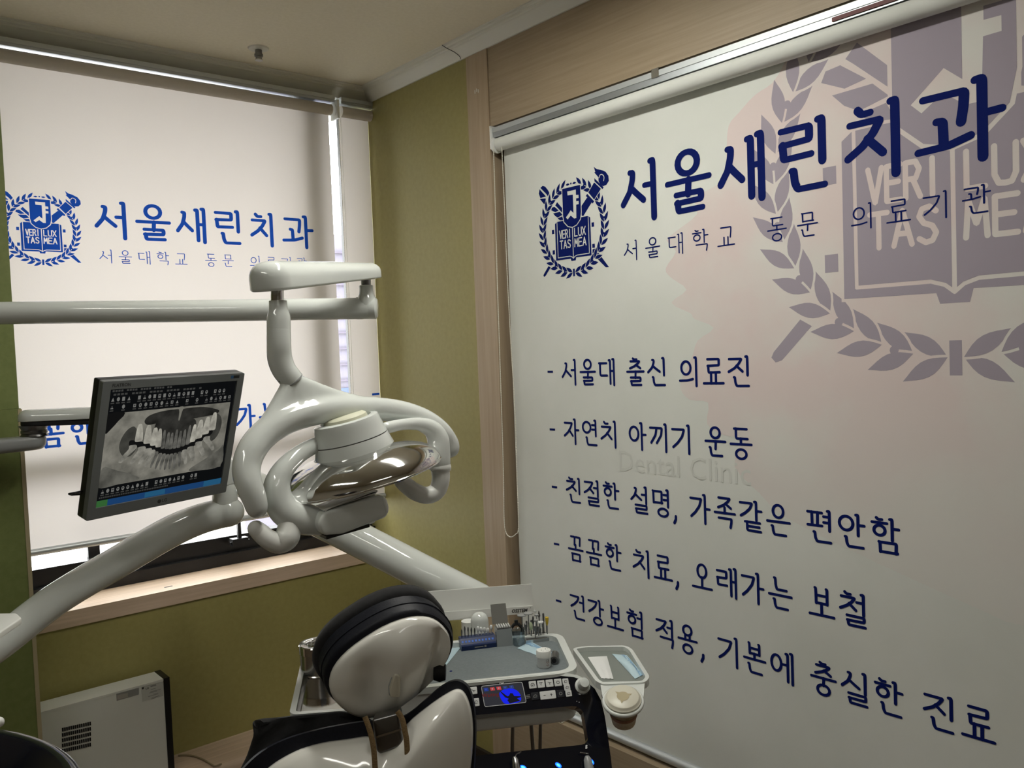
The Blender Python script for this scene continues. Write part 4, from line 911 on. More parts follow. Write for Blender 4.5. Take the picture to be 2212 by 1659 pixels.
# sloping navy control panel hung on the front edge
hh = -TBk; PU = TU; PN_ = (hh*math.sin(math.radians(54)) + Z3*math.cos(math.radians(54))).normalized()
P0 = onZ(1100, 1466, TZ)-Z3*.004
def pn(x, y, lift=0.0): return onP(x, y, P0, PN_) + PN_*lift
outer = [(960, 1480), (1000, 1476), (1100, 1465.5), (1195, 1457), (1222, 1456.5), (1243, 1460), (1265, 1470), (1285, 1488), (1298, 1512), (1306, 1545), (1313, 1590), (1320, 1640), (1326, 1700), (1300, 1720), (960, 1745)]
hole = [(990, 1550), (1026, 1545), (1236, 1525), (1246, 1526), (1254, 1531), (1260, 1538), (1263, 1555), (1270, 1594), (1269, 1600), (1264, 1606), (1256, 1609), (1106, 1624), (990, 1637)]
b = MB(); b.prism([pn(*p, -.028) for p in outer], PN_, .028, holes=[[pn(*p, -.028) for p in hole]]); cp = obj('control_panel', b, M['navy_gloss'], it)
b = MB(); b.prism([pn(*p, -.012) for p in [(962, 1478), (1000, 1474), (1100, 1463.5), (1195, 1455), (1224, 1454.5), (1247, 1458.5), (1267, 1469), (1268, 1473), (1240, 1463), (1200, 1459), (1100, 1468), (962, 1483)]], PN_, .013); obj('panel_edge', b, M['white'], cp)
pu = (pn(1130, 1473)-pn(1043, 1482)).normalized(); pv = PN_.cross(pu)
scq = [pn(*p, .0004) for p in ((1039.5, 1482.5), (1127.5, 1473.5), (1137, 1517.5), (1047, 1527))]
b = MB(); b.prism(round_poly(scq, .003, 3), PN_, .0004); ds = obj('display', b, emis('display_dark', (.030, .030, .036), 1), cp)
b = MB(); ribbon(b, [(p.dot(pu), p.dot(pv)) for p in round_poly(scq, .004, 3)], .0006, lambda x, y, l: pu*x+pv*y+PN_*(scq[0].dot(PN_)+.0006), 0, True); obj('display_border', b, mat('silver_line', (.55, .56, .58), .4), ds)
def dq(u, v, l=0): return scq[0].lerp(scq[1], u).lerp(scq[3].lerp(scq[2], u), v) + PN_*(.0006+.0001*l)
b = MB(); b.flat([dq(*p, 1) for p in spline([(.40, .45), (.47, .32), (.60, .24), (.75, .28), (.86, .45), (.90, .70), (.86, .92), (.70, .98), (.50, .97), (.42, .75)], 4, True)]); obj('blue_glow_graphic', b, emis('display_blue', (.01, .02, .75), 1), ds)
b = MB(); b.flat([dq(*p, 2) for p in ((.42, .34), (.45, .36), (.58, .62), (.62, .60), (.66, .48), (.72, .50), (.74, .64), (.90, .68), (.90, .72), (.80, .76), (.86, .90), (.60, .97), (.56, .80), (.60, .74), (.52, .66))]); obj('chair_graphic', b, emis('display_shadow', (.010, .010, .016), 1), ds)
for i, (c, s) in enumerate((((.02, .04, .22), 1), ((.45, .05, .05), 1), ((.50, .05, .06), 1), ((.03, .05, .16), 1), ((.03, .05, .16), 1))):
    u = .045+i*.155; b = MB(); b.flat([dq(*p, 2) for p in ((u, .11), (u+.105, .11), (u+.115, .27), (u+.01, .27))]); ik = obj('screen_icon', b, emis('icon_%d' % i, c, s), ds)
    b = MB(); b.flat([dq(*p, 3) for p in ((u+.035, .15), (u+.075, .15), (u+.06, .23), (u+.045, .23))]); obj('icon_mark', b, emis('icon_mark_%d' % i, (.35, .25, .25) if i in (1, 2) else (.05, .08, .3), 1), ik)
obj('status_lettering', text_mb('Waiting', .0105, dq(.18, .47, 3), pu, pv), emis('status_red', (.13, .012, .010), 1), ds)
obj('model_lettering', text_mb('K3', .008, pn(1083.5, 1474.3, .0006), pu, pv, bold=.0003), M['paper'], cp)
btn = mat('white_button', (.62, .63, .62), .35)
def button(name, px, py, w_, h_, glyph, m=btn, mark=True):
    c = pn(px, py, 0); L = round_poly([c+pu*a*w_+pv*d*h_ for a, d in ((-1, -1), (1, -1), (1, 1), (-1, 1))], .0016, 3)
    b = MB(); soft_slab(b, L, PN_, .0012, .0005, .0001); o = obj(name, b, m, cp, smooth=35)
    if glyph == 'cup': pts = [[(-.55, -.4), (.55, -.4), (.55, .1), (.3, .45), (-.3, .45), (-.55, .1), (-.55, -.4)], [(-.2, -.3), (.2, .1)]]
    elif glyph == 'v': pts = [[(-.4, .5), (-.1, -.5), (.35, .5)], [(-.45, .45), (.45, .45)]]
    elif glyph == 'tap': pts = [[(-.5, .4), (.1, .15), (.55, .2)], [(.05, .15), (.05, -.5)]]
    elif glyph == 'o': pts = [[(.45*math.cos(a), .45*math.sin(a)) for a in [2*PI*i/12 for i in range(13)]]]
    elif glyph == 'chair': pts = [[(-.6, .45), (-.25, 0), (.55, -.05)], [(0, -.05), (.1, -.45)]]
    elif glyph == 'bed': pts = [[(-.5, -.2), (-.3, .35), (.3, .4), (.55, .1)], [(-.5, -.35), (.5, -.3)]]
    elif glyph == '-+': pts = [[(-.62, 0), (-.38, 0)], [(.38, 0), (.62, 0)], [(.5, -.4), (.5, .4)]]
    else: pts = []
    g = MB()
    for i, s in enumerate(pts): ribbon(g, [(a*w_*.85, d*h_*.85) for a, d in s], .00055, lambda x, y, l: c+pu*x+pv*y+PN_*(.00135+.00002*l), i)
    if pts: obj('button_symbol', g, M['dark_txt'] if m is btn else M['grey_txt'], o)
for i, gx in enumerate(('cup', 'v', 'tap', 'o')): button('button', 1150.5+i*18.2, 1479.5-i*1.7, .0075, .0072, gx)
for i in range(3): button('button', 1221.5+i*3.4, 1472.3+i*13, .0062, .0060, 'bed')
button('button', 1023, 1492, .0070, .0072, 'chair'); button('button', 1028.5, 1517, .0062, .0076, 'bed')
button('rocker_button', 1183.5, 1501.5, .0160, .0080, '-+')
button('touch_key', 1156, 1504, .0075, .0070, 'bed', mat('dark_key', (.012, .013, .018), .3)); button('touch_key', 1211, 1498.5, .0075, .0070, 'o', mat('dark_key2', (.012, .013, .018), .3))
b = MB()
for k in range(3): b.obox(pn(1140+k*.8, 1501.5+k*3.2, .0005), pu, .0040, pv, .0005, PN_, .0001)
obj('key_captions', b, M['grey_txt'], cp)
c = pn(1258, 1482, 0)
b = MB(); b.lathe([(.0155, 0), (.0155, .003), (.013, .005), (.0115, .006), (.0108, .024), (.009, .027), (0, .028)], c, PN_, 28); obj('scaler_knob', b, M['white'], cp, smooth=35)
obj('scaler_lettering', text_mb('Scaler', .0072, pn(1261, 1498, .0006), pu, pv), M['grey_txt'], cp)
obj('badge_lettering', text_mb('S', .008, pn(1266, 1614, .0006), pu, pv, bold=.0006, shear=.2), M['paper'], cp)
for x, y in ((1246, 1515), (1251, 1517)): b = MB(); b.lathe([(0, 0), (.0007, 0), (.0007, .0004), (0, .0004)], pn(x, y), PN_, 8); obj('indicator_dot', b, M['paper'], cp)
led = emis('led_blue', (.01, .10, 1.0), 3.2); led2 = emis('led_core', (.05, .45, 1.0), 4.0)
for (x, y, a) in ((1130, 1658, .5), (1206, 1653, .7), (1277, 1645, .9), (1055, 1668, .5)):
    c = pn(x, y, .001); d1 = (pu*math.cos(-a)+pv*math.sin(-a)); d2 = PN_.cross(d1)
    b = MB(); b.flat([c+d1*(.0068*math.cos(t))+d2*(.0038*math.sin(t)) for t in [2*PI*i/20 for i in range(20)]]); l_ = obj('led', b, led, cp)
    b = MB(); b.flat([c+PN_*.0002+d1*(.0040*math.cos(t))+d2*(.0020*math.sin(t)) for t in [2*PI*i/20 for i in range(20)]]); obj('led_core', b, led2, l_)
# handpieces resting in the lower rail
for nm, (x, y), m, lab in (('handpiece', (1112, 1652), M['steel'], 'metal handpiece tip below the display'), ('handpiece', (1268, 1650), M['grey_pl'], 'grey scaler handpiece tip at the right end of the panel')):
    c = pn(x, y, .012); dn = -pv*.9+PN_*.1
    t = thing(nm, c+dn*.1, lab, 'handpiece')
    b = MB(); b.lathe([(.0, .012), (.004, .012), (.0075, .006), (.0085, -.004), (.0095, -.02), (.010, -.09), (0, -.09)], c, -dn, 20); obj('body', b, m, t, smooth=True)
    b = MB(); b.tube([c-dn*.010, c-dn*.018+pu*.004, c-dn*.022+pu*(.014 if x < 1200 else -.012)], .0011, 6); obj('tip', b, M['steel'], t, smooth=True)
# hoses hanging behind the panel
for x, d in ((1108, 1.98), (1146, 1.93), (1168, 2.0)):
    b = MB(); A = at(x, 1548, d); b.tube([A+Z3*.06, A, at(x+(7 if x == 1146 else -2), 1640, d), at(x+(12 if x == 1146 else -4), 1760, d)], .0042, 10); obj('hose', b, M['grey_pl'] if False else M['steel_d'], it, smooth=True)
# white film rest with a lip at the back, on its post
vw = thing('film_rest', onZ(1040, 1372, TZ)+Z3*.02, 'white L-shaped film rest with dark maker lettering behind the instrument table', 'film rest')
a0, a1, a2, a3 = at(923, 1278, 2.065), at(1148, 1261.5, 2.14), at(1152, 1312, 2.14), at(933, 1328, 2.065)
nv = (a1-a0).cross(a3-a0).normalized()
if nv.dot(CAM-a0) < 0: nv = -nv
b = MB(); b.prism([a0, a1, a2, a3], -nv, .004); obj('back_plate', b, M['white2'], vw)
l0, l1, l2, l3 = at(931, 1324, 2.041), at(1152.5, 1308.5, 2.116), at(1153, 1324, 2.116), at(935, 1344, 2.041)
b = MB(); b.prism(round_poly([l0, l1, l2, l3], .004, 3), -nv, .003); lip = obj('lip', b, M['white2'], vw)
b = MB(); b.prism([l3+nv*0, l2, l2-nv*.026, l3-nv*.026], Z3, .003); obj('shelf', b, M['white2'], vw)
lu = (l1-l0).normalized(); lv = nv.cross(lu)
obj('maker_lettering', text_mb('OSSTEM', .0112, l0.lerp(l1, .855).lerp(l3.lerp(l2, .855), .54)+nv*.0006, lu, lv, bold=.00035, shear=.15), M['dark_txt'], lip)
obj('registered_mark', text_mb('°', .010, l0.lerp(l1, .968).lerp(l3.lerp(l2, .968), .40)+nv*.0006, lu, lv), M['dark_txt'], lip)
b = MB(); b.lathe([(0, 0), (.003, 0), (.003, .005), (0, .006)], at(1155, 1320, 2.116), nv, 10); obj('end_stud', b, M['white'], vw, smooth=True)
Pp = at(1036, 1345, 2.015); b = MB(); b.lathe([(.0215, -.085), (.0215, -.045), (.021, -.044), (.021, .006), (.019, .014), (.014, .021), (.007, .0245), (0, .0255)], Pp, Z3, 28); obj('dome_post', b, M['white'], vw, smooth=35)
Pp = at(1012, 1350, 2.045); b = MB(); b.lathe([(.017, -.03), (.017, .010), (0, .010)], Pp, Z3, 24); b.lathe([(.030, -.075), (.027, -.04), (.018, -.028), (0, -.028)], Pp, Z3, 24); obj('rear_post', b, M['white2'], vw, smooth=35)

# ================================================================== THINGS ON THE TABLE
TS = TZ-.0122          # mat surface
# steel drum on the mirror plate
SP = TZ-.0085
P = onZ(690, 1450, SP)
t = thing('steel_canister', P, 'round polished steel canister with ribbed lid on the mirror plate', 'canister')
b = MB(); b.lathe([(0, 0), (.039, 0), (.040, .001), (.0385, .003), (.0385, .048), (0, .048)], P, Z3, 40); obj('drum', b, M['steel'], t, smooth=35)
b = MB(); b.lathe([(.0402, .044), (.0405, .060), (.039, .062), (.031, .062), (.028, .0605), (.023, .0605), (.022, .062), (.014, .0622), (0, .0622)], P, Z3, 40); obj('lid', b, M['chrome'], t, smooth=35)
b = MB(); b.tube([P+Z3*.064+V((.014*math.cos(a), .014*math.sin(a), .001)) for a in [2*PI*i/20 for i in range(21)]], .0012, 6); obj('lid_ring', b, M['steel'], t, smooth=True)
# blue bur block
ORD = ['first', 'second', 'third', 'fourth', 'fifth', 'sixth', 'seventh']
A = onZ(997, 1407, TS); B = onZ(1073, 1397.5, TS); bu = (B-A).normalized(); bk_ = V((-bu.y, bu.x, 0)); Lb = (B-A).length
t = thing('bur_block', (A+B)/2, 'dark blue plastic bur block with a row of rotary burs', 'bur block')
b = MB(); pr = [(0, 0), (.034, 0), (.034, .023), (.014, .023), (.004, .012), (0, .010)]
b.prism([A+bk_*x+Z3*z for x, z in pr], bu, Lb); bb_ = obj('block', b, mat('navy_block', (.004, .018, .085), .3), t)
blm = mat('bright_blue_mark', (.02, .13, .62), .4)
for i in range(10):
    s = .06+i*.095; b = MB(); c = A+bu*(Lb*s)+bk_*.0085+Z3*.0175; b.obox(c, bu, Lb*.026, (bk_*.68+Z3*.74).normalized(), .0022, V((0, 0, 1)).cross(bu), .0006); obj('index_mark', b, blm, bb_)
b = MB(); b.obox(A+bu*(Lb*.50)+Z3*.0052-bk_*.0002, bu, .010, Z3, .0010, bk_, .0002); b.obox(A+bu*(Lb*.68)+Z3*.0055-bk_*.0002, bu, .0022, Z3, .0022, bk_, .0002); obj('worn_print', b, M['grey_txt'], bb_)
for i in range(10):
    c = A+bu*(Lb*(.075+i*.094))+bk_*.024+Z3*.0232; hgt = .008+.002*((i*7) % 4)
    o = MB(); head = [(.0014, hgt), (.0020, hgt+.002), (.0019, hgt+.006), (.0008, hgt+.010), (0, hgt+.0105)] if i < 5 else [(.0025, hgt-.004), (.0034, hgt-.002), (.0034, hgt+.004), (.0022, hgt+.006), (0, hgt+.006)]
    o.lathe([(0, 0), (.0011, 0), (.0011, hgt-.005)]+head, c, Z3, 10)
    tag(obj('dental_bur', o, M['steel_d'] if i < 5 else M['paper'], smooth=35), ('%s dark metal bur from the left end of the blue block' % ORD[i]) if i < 5 else ('%s white-headed bur from the left in the blue block' % ORD[i-5]), 'bur', 'burs in the blue block')
# steel bur box with its lid up
A = onZ(1074, 1398, TS); B = onZ(1107.5, 1394.5, TS); bu = (B-A).normalized(); bk_ = V((-bu.y, bu.x, 0)); Lb = (B-A).length
t = thing('bur_box', (A+B)/2, 'small brushed steel box with raised lid beside the blue bur block', 'box')
b = MB(); b.prism([A, B, B+bk_*.030, A+bk_*.030], Z3, .040); bx_ = obj('body', b, M['steel'], t)
b = MB(); hb = A+bk_*.031+Z3*.042-bu*.004; b.prism([hb, hb+bu*(Lb+.001), hb+bu*(Lb-.001)+Z3*.043+bk_*.012, hb-bu*.001+Z3*.043+bk_*.012], bk_, .0015); obj('lid', b, mat('satin_steel', (.33, .33, .31), .45, metal=.8), t)
b = MB(); b.prism([A+bu*.002+bk_*.002+Z3*.0402, B-bu*.002+bk_*.002+Z3*.0402, B-bu*.002+bk_*.028+Z3*.0402, A+bu*.002+bk_*.028+Z3*.0402], Z3, .0015); pk = obj('bur_rack', b, M['steel_d'], t)
for r_ in range(4):
    for k in range(6):
        b = MB(); c = A+bu*(Lb*(.12+.15*k))+bk_*(.006+.0062*r_)+Z3*.0417; b.lathe([(.0018, 0), (.0018, .002), (.001, .003), (0, .003)], c, Z3, 7); obj('bur_head', b, M['paper'], pk)
# black clip behind
P = onZ(1116, 1372, TS); b = MB(); b.tube([P+bu*(-.014)+Z3*.003, P+bu*(-.014)+Z3*.016, P+bu*(-.005)+Z3*.026, P+bu*.005+Z3*.026, P+bu*.014+Z3*.016, P+bu*.014+Z3*.003], .004, 8); b.obox(P+Z3*.004, bu, .018, bk_, .006, Z3, .004); b.obox(P+Z3*.030, bu, .004, bk_, .003, Z3, .006)
tag(obj('spring_clip', b, M['black'], smooth=40), 'small black plastic clip between steel box and tall bur stand', 'clip')
# clear measuring cup
P = onZ(1121, 1393, TS); b = MB(); b.lathe([(0, .0005), (.0125, .0005), (.0155, .033), (.0165, .034), (.0150, .0335), (.0120, .002), (0, .002)], P, Z3, 28)
t = tag(obj('plastic_cup', b, M['clear'], smooth=35), 'tiny clear plastic cup in front of the bur stand', 'cup')
# tall bur stand
A = onZ(1136, 1391, TS); B = onZ(1190, 1384, TS); bu = (B-A).normalized(); bk_ = V((-bu.y, bu.x, 0)); Lb = (B-A).length
t = thing('bur_stand', (A+B)/2, 'low grey metal stand full of tall polishing burs', 'bur stand')
b = MB(); soft_slab(b, round_poly([A, B, B+bk_*.040, A+bk_*.040], .002, 2), Z3, .0085, .001, .0005); pl_ = obj('plate', b, M['steel'], t)
b = MB(); b.prism([A+bu*.002+bk_*.002+Z3*.0086, B-bu*.002+bk_*.002+Z3*.0086, B-bu*.002+bk_*.038+Z3*.0086, A+bu*.002+bk_*.038+Z3*.0086], Z3, .0006); obj('hole_plate', b, M['steel_d'], t)
BUR = [(.03, .9, 'disc', .048), (.30, .95, 'disc', .050), (.10, .45, 'stone', .030), (.18, .7, 'cyl', .034), (.28, .25, 'stone_g', .034), (.36, .62, 'cyl', .036), (.46, .8, 'cone', .042), (.50, .35, 'wheel', .038), (.60, .75, 'wheel', .046), (.66, .2, 'ring', .034), (.72, .9, 'tip', .052), (.80, .55, 'cyl', .030), (.88, .8, 'cyl', .046), (.93, .25, 'yellow', .042), (.97, .6, 'cyl', .040), (.42, .1, 'cyl', .026), (.56, .12, 'cyl', .024)]
NAMEL = {'disc': ('bur with a flat grey disc on top in the bur stand', M['grey_pl']), 'stone': ('bur with a dark barrel head in the bur stand', M['steel_d']), 'stone_g': ('bur with pale green bullet-shaped head in the bur stand', mat('pale_green_stone', (.42, .48, .32), .6)), 'cyl': ('plain slim dark bur in the bur stand', M['steel_d']), 'cone': ('bur with a dark conical head in the bur stand', M['steel_d']),
 'wheel': ('bur with a small grey wheel head in the bur stand', M['grey_pl']), 'ring': ('bur with a white ring head at the front of the bur stand', M['paper']), 'tip': ('tallest bur, with a pointed dark head in the bur stand', M['steel_d']), 'yellow': ('bur with a yellow cap in the bur stand', mat('yellow_cap', (.60, .42, .03), .4))}
cnt = {}; tot = {}
for q_ in BUR: tot[q_[2]] = tot.get(q_[2], 0)+1
for s, tt, kind, h in sorted(BUR):
    c = A+bu*(Lb*s)+bk_*(.004+.032*tt)+Z3*.0093; b = MB(); sh_ = [(0, 0), (.0013, 0), (.0013, h*.55)]
    hd_ = {'disc': [(.0013, h-.002), (.011, h-.002), (.011, h), (0, h)], 'stone': [(.0034, h*.6), (.0036, h), (.001, h+.003), (0, h+.003)], 'stone_g': [(.0030, h*.5), (.0044, h*.62), (.0042, h*.86), (.002, h), (0, h)], 'cyl': [(.0022, h*.6), (.0022, h), (0, h)], 'cone': [(.003, h*.7), (.0016, h), (0, h)],
           'wheel': [(.0013, h-.004), (.0052, h-.003), (.0052, h), (0, h)], 'ring': [(.0013, h-.003), (.0068, h-.0025), (.0068, h), (.0045, h), (.004, h-.001), (0, h-.001)], 'tip': [(.0013, h*.7), (.0032, h*.78), (.0008, h), (0, h)], 'yellow': [(.003, h*.7), (.0042, h-.005), (.0042, h), (0, h)]}[kind]
    b.lathe(sh_+hd_, c, Z3, 12); lab, m = NAMEL[kind]
    o = obj('dental_bur', b, [M['steel_d'], m], smooth=35)
    zc = h*.5
    for p in o.data.polygons:
        if sum(o.data.vertices[i].co.z for i in p.vertices)/len(p.vertices) > zc: p.material_index = 1
    k_ = cnt.get(kind, 0); cnt[kind] = k_+1
    if tot[kind] > 1: lab = lab.replace('plain slim dark bur', '%s plain slim dark bur from the left' % ORD[k_]) if kind == 'cyl' else '%s %s' % (('left', 'right')[k_], lab)
    tag(o, lab, 'bur', 'burs in the steel stand')
# sterilisation pouches
def pouch(name, px, z, label, m=M['pouch'], band=True, cat='pouch', bend=.004):
    P = [onZ(x, y, z) for x, y in px]; n1 = 8; n2 = 4; b = MB(); vs = []
    for lay in (0, 1):
        for i in range(n1+1):
            for j in range(n2+1):
                s, t_ = i/n1, j/n2; p = P[0].lerp(P[1], s).lerp(P[3].lerp(P[2], s), t_)
                bump = .0008+bend*math.sin(PI*s)*math.sin(PI*t_)*(1+.5*math.sin(7*s+5*t_)) + .001*math.sin(19*s)*t_
                vs.append(p+Z3*(bump if lay else .0002))
    fs = []; k = (n1+1)*(n2+1); W_ = n2+1
    for i in range(n1):
        for j in range(n2): a = i*W_+j; fs.append((a, a+W_, a+W_+1, a+1)); fs.append((k+a, k+a+1, k+a+W_+1, k+a+W_))
    ed = [(i*W_, (i+1)*W_) for i in range(n1)] + [(n1*W_+j, n1*W_+j+1) for j in range(n2)] + [((i+1)*W_+n2, i*W_+n2) for i in range(n1)] + [(j+1, j) for j in range(n2)]
    fs += [(a, c_, k+c_, k+a) for a, c_ in ed]; b.add(vs, fs); base = sum(P, V((0, 0, 0)))/4
    t = thing(name, base, label, cat); obj('sheet', b, m, t, smooth=60)
    if band:
        g = MB(); q = []
        for s in [i/8 for i in range(9)]:
            for t_ in (.12, .40): p = P[0].lerp(P[1], s).lerp(P[3].lerp(P[2], s), t_); q.append(p+Z3*(.0012+bend*math.sin(PI*s)*math.sin(PI*t_)*(1+.5*math.sin(7*s+5*t_))+.001*math.sin(19*s)*t_))
        g.add(q, [(2*i, 2*i+2, 2*i+3, 2*i+1) for i in range(8)]); obj('printed_band', g, M['pouch_b'], t)
    return t
pouch('sterilisation_pouch', [(1146, 1386), (1198, 1413), (1192, 1427), (1117, 1401)], TS, 'pale blue sterilisation pouch lying behind the white jar')
pouch('sterilisation_pouch', [(996, 1398), (968, 1399), (925, 1455), (962, 1440)], TS, 'pale blue sterilisation pouch half hidden behind the headrest', band=False)
# white jar with printed lid
P = onZ(1175.5, 1440, TS)
t = thing('jar', P, 'small white plastic jar with speckled lid on the grey mat', 'jar')
b = MB(); b.lathe([(0, 0), (.0125, 0), (.0140, .002), (.0148, .026), (0, .026)], P, Z3, 28); jb = obj('body', b, M['paper'], t, smooth=35)
b = MB(); b.lathe([(.0158, .022), (.0160, .033), (.0148, .036), (0, .0365)], P, Z3, 28); jl = obj('lid', b, M['white2'], t, smooth=35)
rj = random.Random(5)
for i in range(9):
    a = rj.random()*6.28; r_ = .003+.009*rj.random(); b = MB(); b.lathe([(0, 0), (.0009, 0), (.0009, .0002), (0, .0002)], P+V((r_*math.cos(a), r_*math.sin(a), .0367)), Z3, 6); obj('lid_print', b, M['grey_txt'], jl)
cdir = (CAM-P); cdir.z = 0; cdir.normalize(); csd = V((-cdir.y, cdir.x, 0))
for i in range(8):
    a = -.75+.12*(i % 4); h = .006+.006*(i//4)+.002*(i % 2); d_ = cdir*math.cos(a)+csd*math.sin(a)*-1
    b = MB(); b.lathe([(0, 0), (.0007, 0), (.0007, .0003), (0, .0003)], P+d_*(.0138+.0012*h/.026)+Z3*h, d_, 6); obj('body_print', b, mat('red_dot', (.25, .02, .02), .5) if i == 0 else bpy.data.materials['red_dot'], jb)
obj('body_lettering', text_mb('CE', .006, P+(cdir*math.cos(.55)+csd*math.sin(.55))*.0149+Z3*.017, (csd*math.cos(.55)-cdir*math.sin(.55)), Z3), M['dark_txt'], jb)
# handpiece connector
A = onZ(1200, 1421, TS)+Z3*.010; B = onZ(1196, 1444, TS)+Z3*.0085; d_ = (B-A).normalized()
t = thing('handpiece_coupling', (A+B)/2-Z3*.009, 'short grey metal handpiece coupling lying beside the jar', 'coupling')
b = MB(); b.lathe([(0, 0), (.006, 0), (.0085, .006), (.0092, .030), (.0085, .034), (.0085, .040), (.006, .0405), (0, .040)], A, d_, 24); obj('body', b, M['steel_d'], t, smooth=35)
b = MB(); b.lathe([(0, .041), (.005, .041), (.005, .0415), (0, .0415)], A, d_, 20); obj('bore', b, M['black'], t)

# ================================================================== SIDE TRAY WITH CUP
SZ = .755
sto = [onZ(x, y, SZ) for x, y in ((1236, 1400), (1262, 1395.5), (1352, 1394), (1366, 1402), (1404, 1462), (1394, 1474), (1300, 1478), (1286, 1470))]
t = thing('side_tray', sum(sto, V((0, 0, 0)))/8-Z3*.02, 'small white side tray with grey floor and round cup holder', 'tray')
lo2 = round_poly(sto, .012, 4); lin_ = inset(lo2, Z3, .008)
b = MB(); b.prism([p-Z3*.014 for p in lo2], Z3, .014, holes=[[p-Z3*.014 for p in lin_]]); obj('tray_rim', b, M['white'], t)
b = MB(); soft_slab(b, [p-Z3*.016 for p in inset(lo2, Z3, .003)], Z3, .007, .001, .004); obj('tray_floor', b, mat('grey_green_floor', (.20, .22, .20), .45), t, smooth=35)
HC = onZ(1346, 1515, SZ-.004)
b = MB(); nk = [onZ(x, y, SZ-.002) for x, y in ((1292, 1474), (1392, 1474), (1381, 1490), (1384, 1510), (1312, 1515), (1308, 1490))]
hd_c = (CAM-HC); hd_c.z = 0; hd_c.normalize(); CAX = (Z3*math.cos(math.radians(22))+hd_c*math.sin(math.radians(22))).normalized(); ce1 = CAX.cross(RT).normalized(); ce2 = CAX.cross(ce1)
b = MB(); rg = [HC+ce1*(.0352*math.cos(a))+ce2*(.0352*math.sin(a)) for a in [2*PI*i/40 for i in range(41)]]; b.tube(rg, .0042, 10, caps=False); obj('cup_ring', b, M['white'], t, smooth=True)
ngb = [p for p in nk]; b = MB(); n0 = onZ(1296, 1473, SZ-.003); n1_ = onZ(1393, 1471, SZ-.003); rd = (HC-(n0+n1_)/2).normalized(); rs = V((-rd.y, rd.x, 0))
if rs.dot(n1_-n0) < 0: rs = -rs
nkp = [n0, n1_, HC+rs*.0375-rd*.006, HC+rs*.030-rd*.020, HC-rd*.0355, HC-rs*.030-rd*.020, HC-rs*.0375-rd*.006]
b.prism([p-Z3*.009 for p in nkp], Z3, .009); obj('neck', b, M['white'], t)
# paper cup with lid in the ring
ct = thing('lidded_cup', HC-Z3*.052, 'tan paper cup with cream lid standing in the side tray ring', 'cup')
b = MB(); b.lathe([(0, -.050), (.022, -.050), (.0225, -.048), (.0295, .006), (0, .006)], HC, CAX, 32); obj('cup_body', b, noise_col(mat('tan_printed_cup', (.42, .34, .22), .6), (.36, .27, .16), (.50, .44, .32), 60), ct, smooth=35)
b = MB(); b.lathe([(.0258, -.030), (.0270, -.022), (.0273, -.022), (.0261, -.030)], HC, CAX, 32); obj('brown_band', b, mat('brown_band', (.26, .13, .075), .6), ct)
b = MB(); b.lathe([(.0335, .001), (.0345, .003), (.0340, .007), (.0310, .009), (.0300, .0115), (.0285, .0125), (0, .0125)], HC, CAX, 36); ld = obj('cup_lid', b, mat('cream_lid', (.62, .60, .50), .35), ct, smooth=35)
b = MB(); st_ = []
for i in range(24):
    a = 2*PI*i/24; r_ = .0115+ (.007 if i % 8 == 3 else 0); st_.append(HC+CAX*.0130+ce1*(r_*math.cos(a))+ce2*(r_*math.sin(a)))
b.flat(st_); obj('lid_stamp', b, mat('tan_stamp', (.42, .36, .22), .6), ld)
# things in the side tray
pouch('paper_sachet', [(1270, 1420), (1311, 1418), (1325, 1467), (1299, 1466)], SZ-.0085, 'torn white paper sachet in the side tray', M['paper'], False, 'sachet', .006)
pouch('sterilisation_pouch', [(1354, 1416), (1390, 1458), (1372, 1467), (1322, 1413)], SZ-.0085, 'folded pale blue pouch in the side tray', M['pouch'], True, 'pouch', .007)

# ================================================================== DENTAL CHAIR
ch = thing('dental_chair', at(830, 1659, 1.45)-Z3*.35, 'dental chair back and headrest with cream shell and navy upholstery, seen from behind', 'dental chair')
HN = (-FW*.85+RT*.27-UP*.33).normalized(); ma = (RT*.80+UP*.60); HA = (ma-HN*ma.dot(HN)).normalized(); HB = HN.cross(HA)
if HB.dot(UP) < 0: HB = -HB
HO = at(848, 1444, 1.42); HS = .935
def sup(a, e=2.5): c, s = math.cos(a), math.sin(a); return (abs(c)**(2/e)*(1 if c >= 0 else -1), abs(s)**(2/e)*(1 if s >= 0 else -1))
def hring(ra, rb, h, n=48, egg=.10, e=2.35, off=(0, 0)):
    out = []
    for i in range(n):
        x, y = sup(2*PI*i/n, e); y2 = y*(1+egg*x*(-1)); out.append(HO+HA*(x*ra*HS+off[0])+HB*(y2*rb*HS+off[1])+HN*(h*(.86 if h < 0 else 1)))
    return out
b = MB(); n = 48; rings = [hring(.113, .080, -.018), hring(.1145, .0815, -.008), hring(.113, .080, 0)]
for k in range(1, 15):
    s = 1-k/14.5; R_ = []
    for i in range(n):
        x, y = sup(2*PI*i/n, 2.35); X, Y = x*s, y*s*(1-.10*x); h = .030*(1-s**2.6)
        # two scoops either side of a raised spine, in view-upright directions
        p = HA*(X*.113*HS)+HB*(Y*.080*HS); xr_ = p.dot(RT); yr_ = p.dot(UP)
        sm = lambda t: (lambda u: u*u*(3-2*u))(min(max(t, 0), 1)); ed = 1-s**5
        h -= .020*ed*math.exp(-((xr_+.036)/.026)**2)*sm((yr_+.085)/.06)*sm((.055-yr_)/.05)
        h -= .025*ed*sm((xr_-.046-.25*yr_)/.016)
        h += .004*ed*math.exp(-((xr_-.012)/.018)**2)
        R_.append(HO+p+HN*h)
    rings.append(R_)
loft(b, rings, True, True); hs = obj('headrest_shell', b, M['shell'], ch, smooth=60)
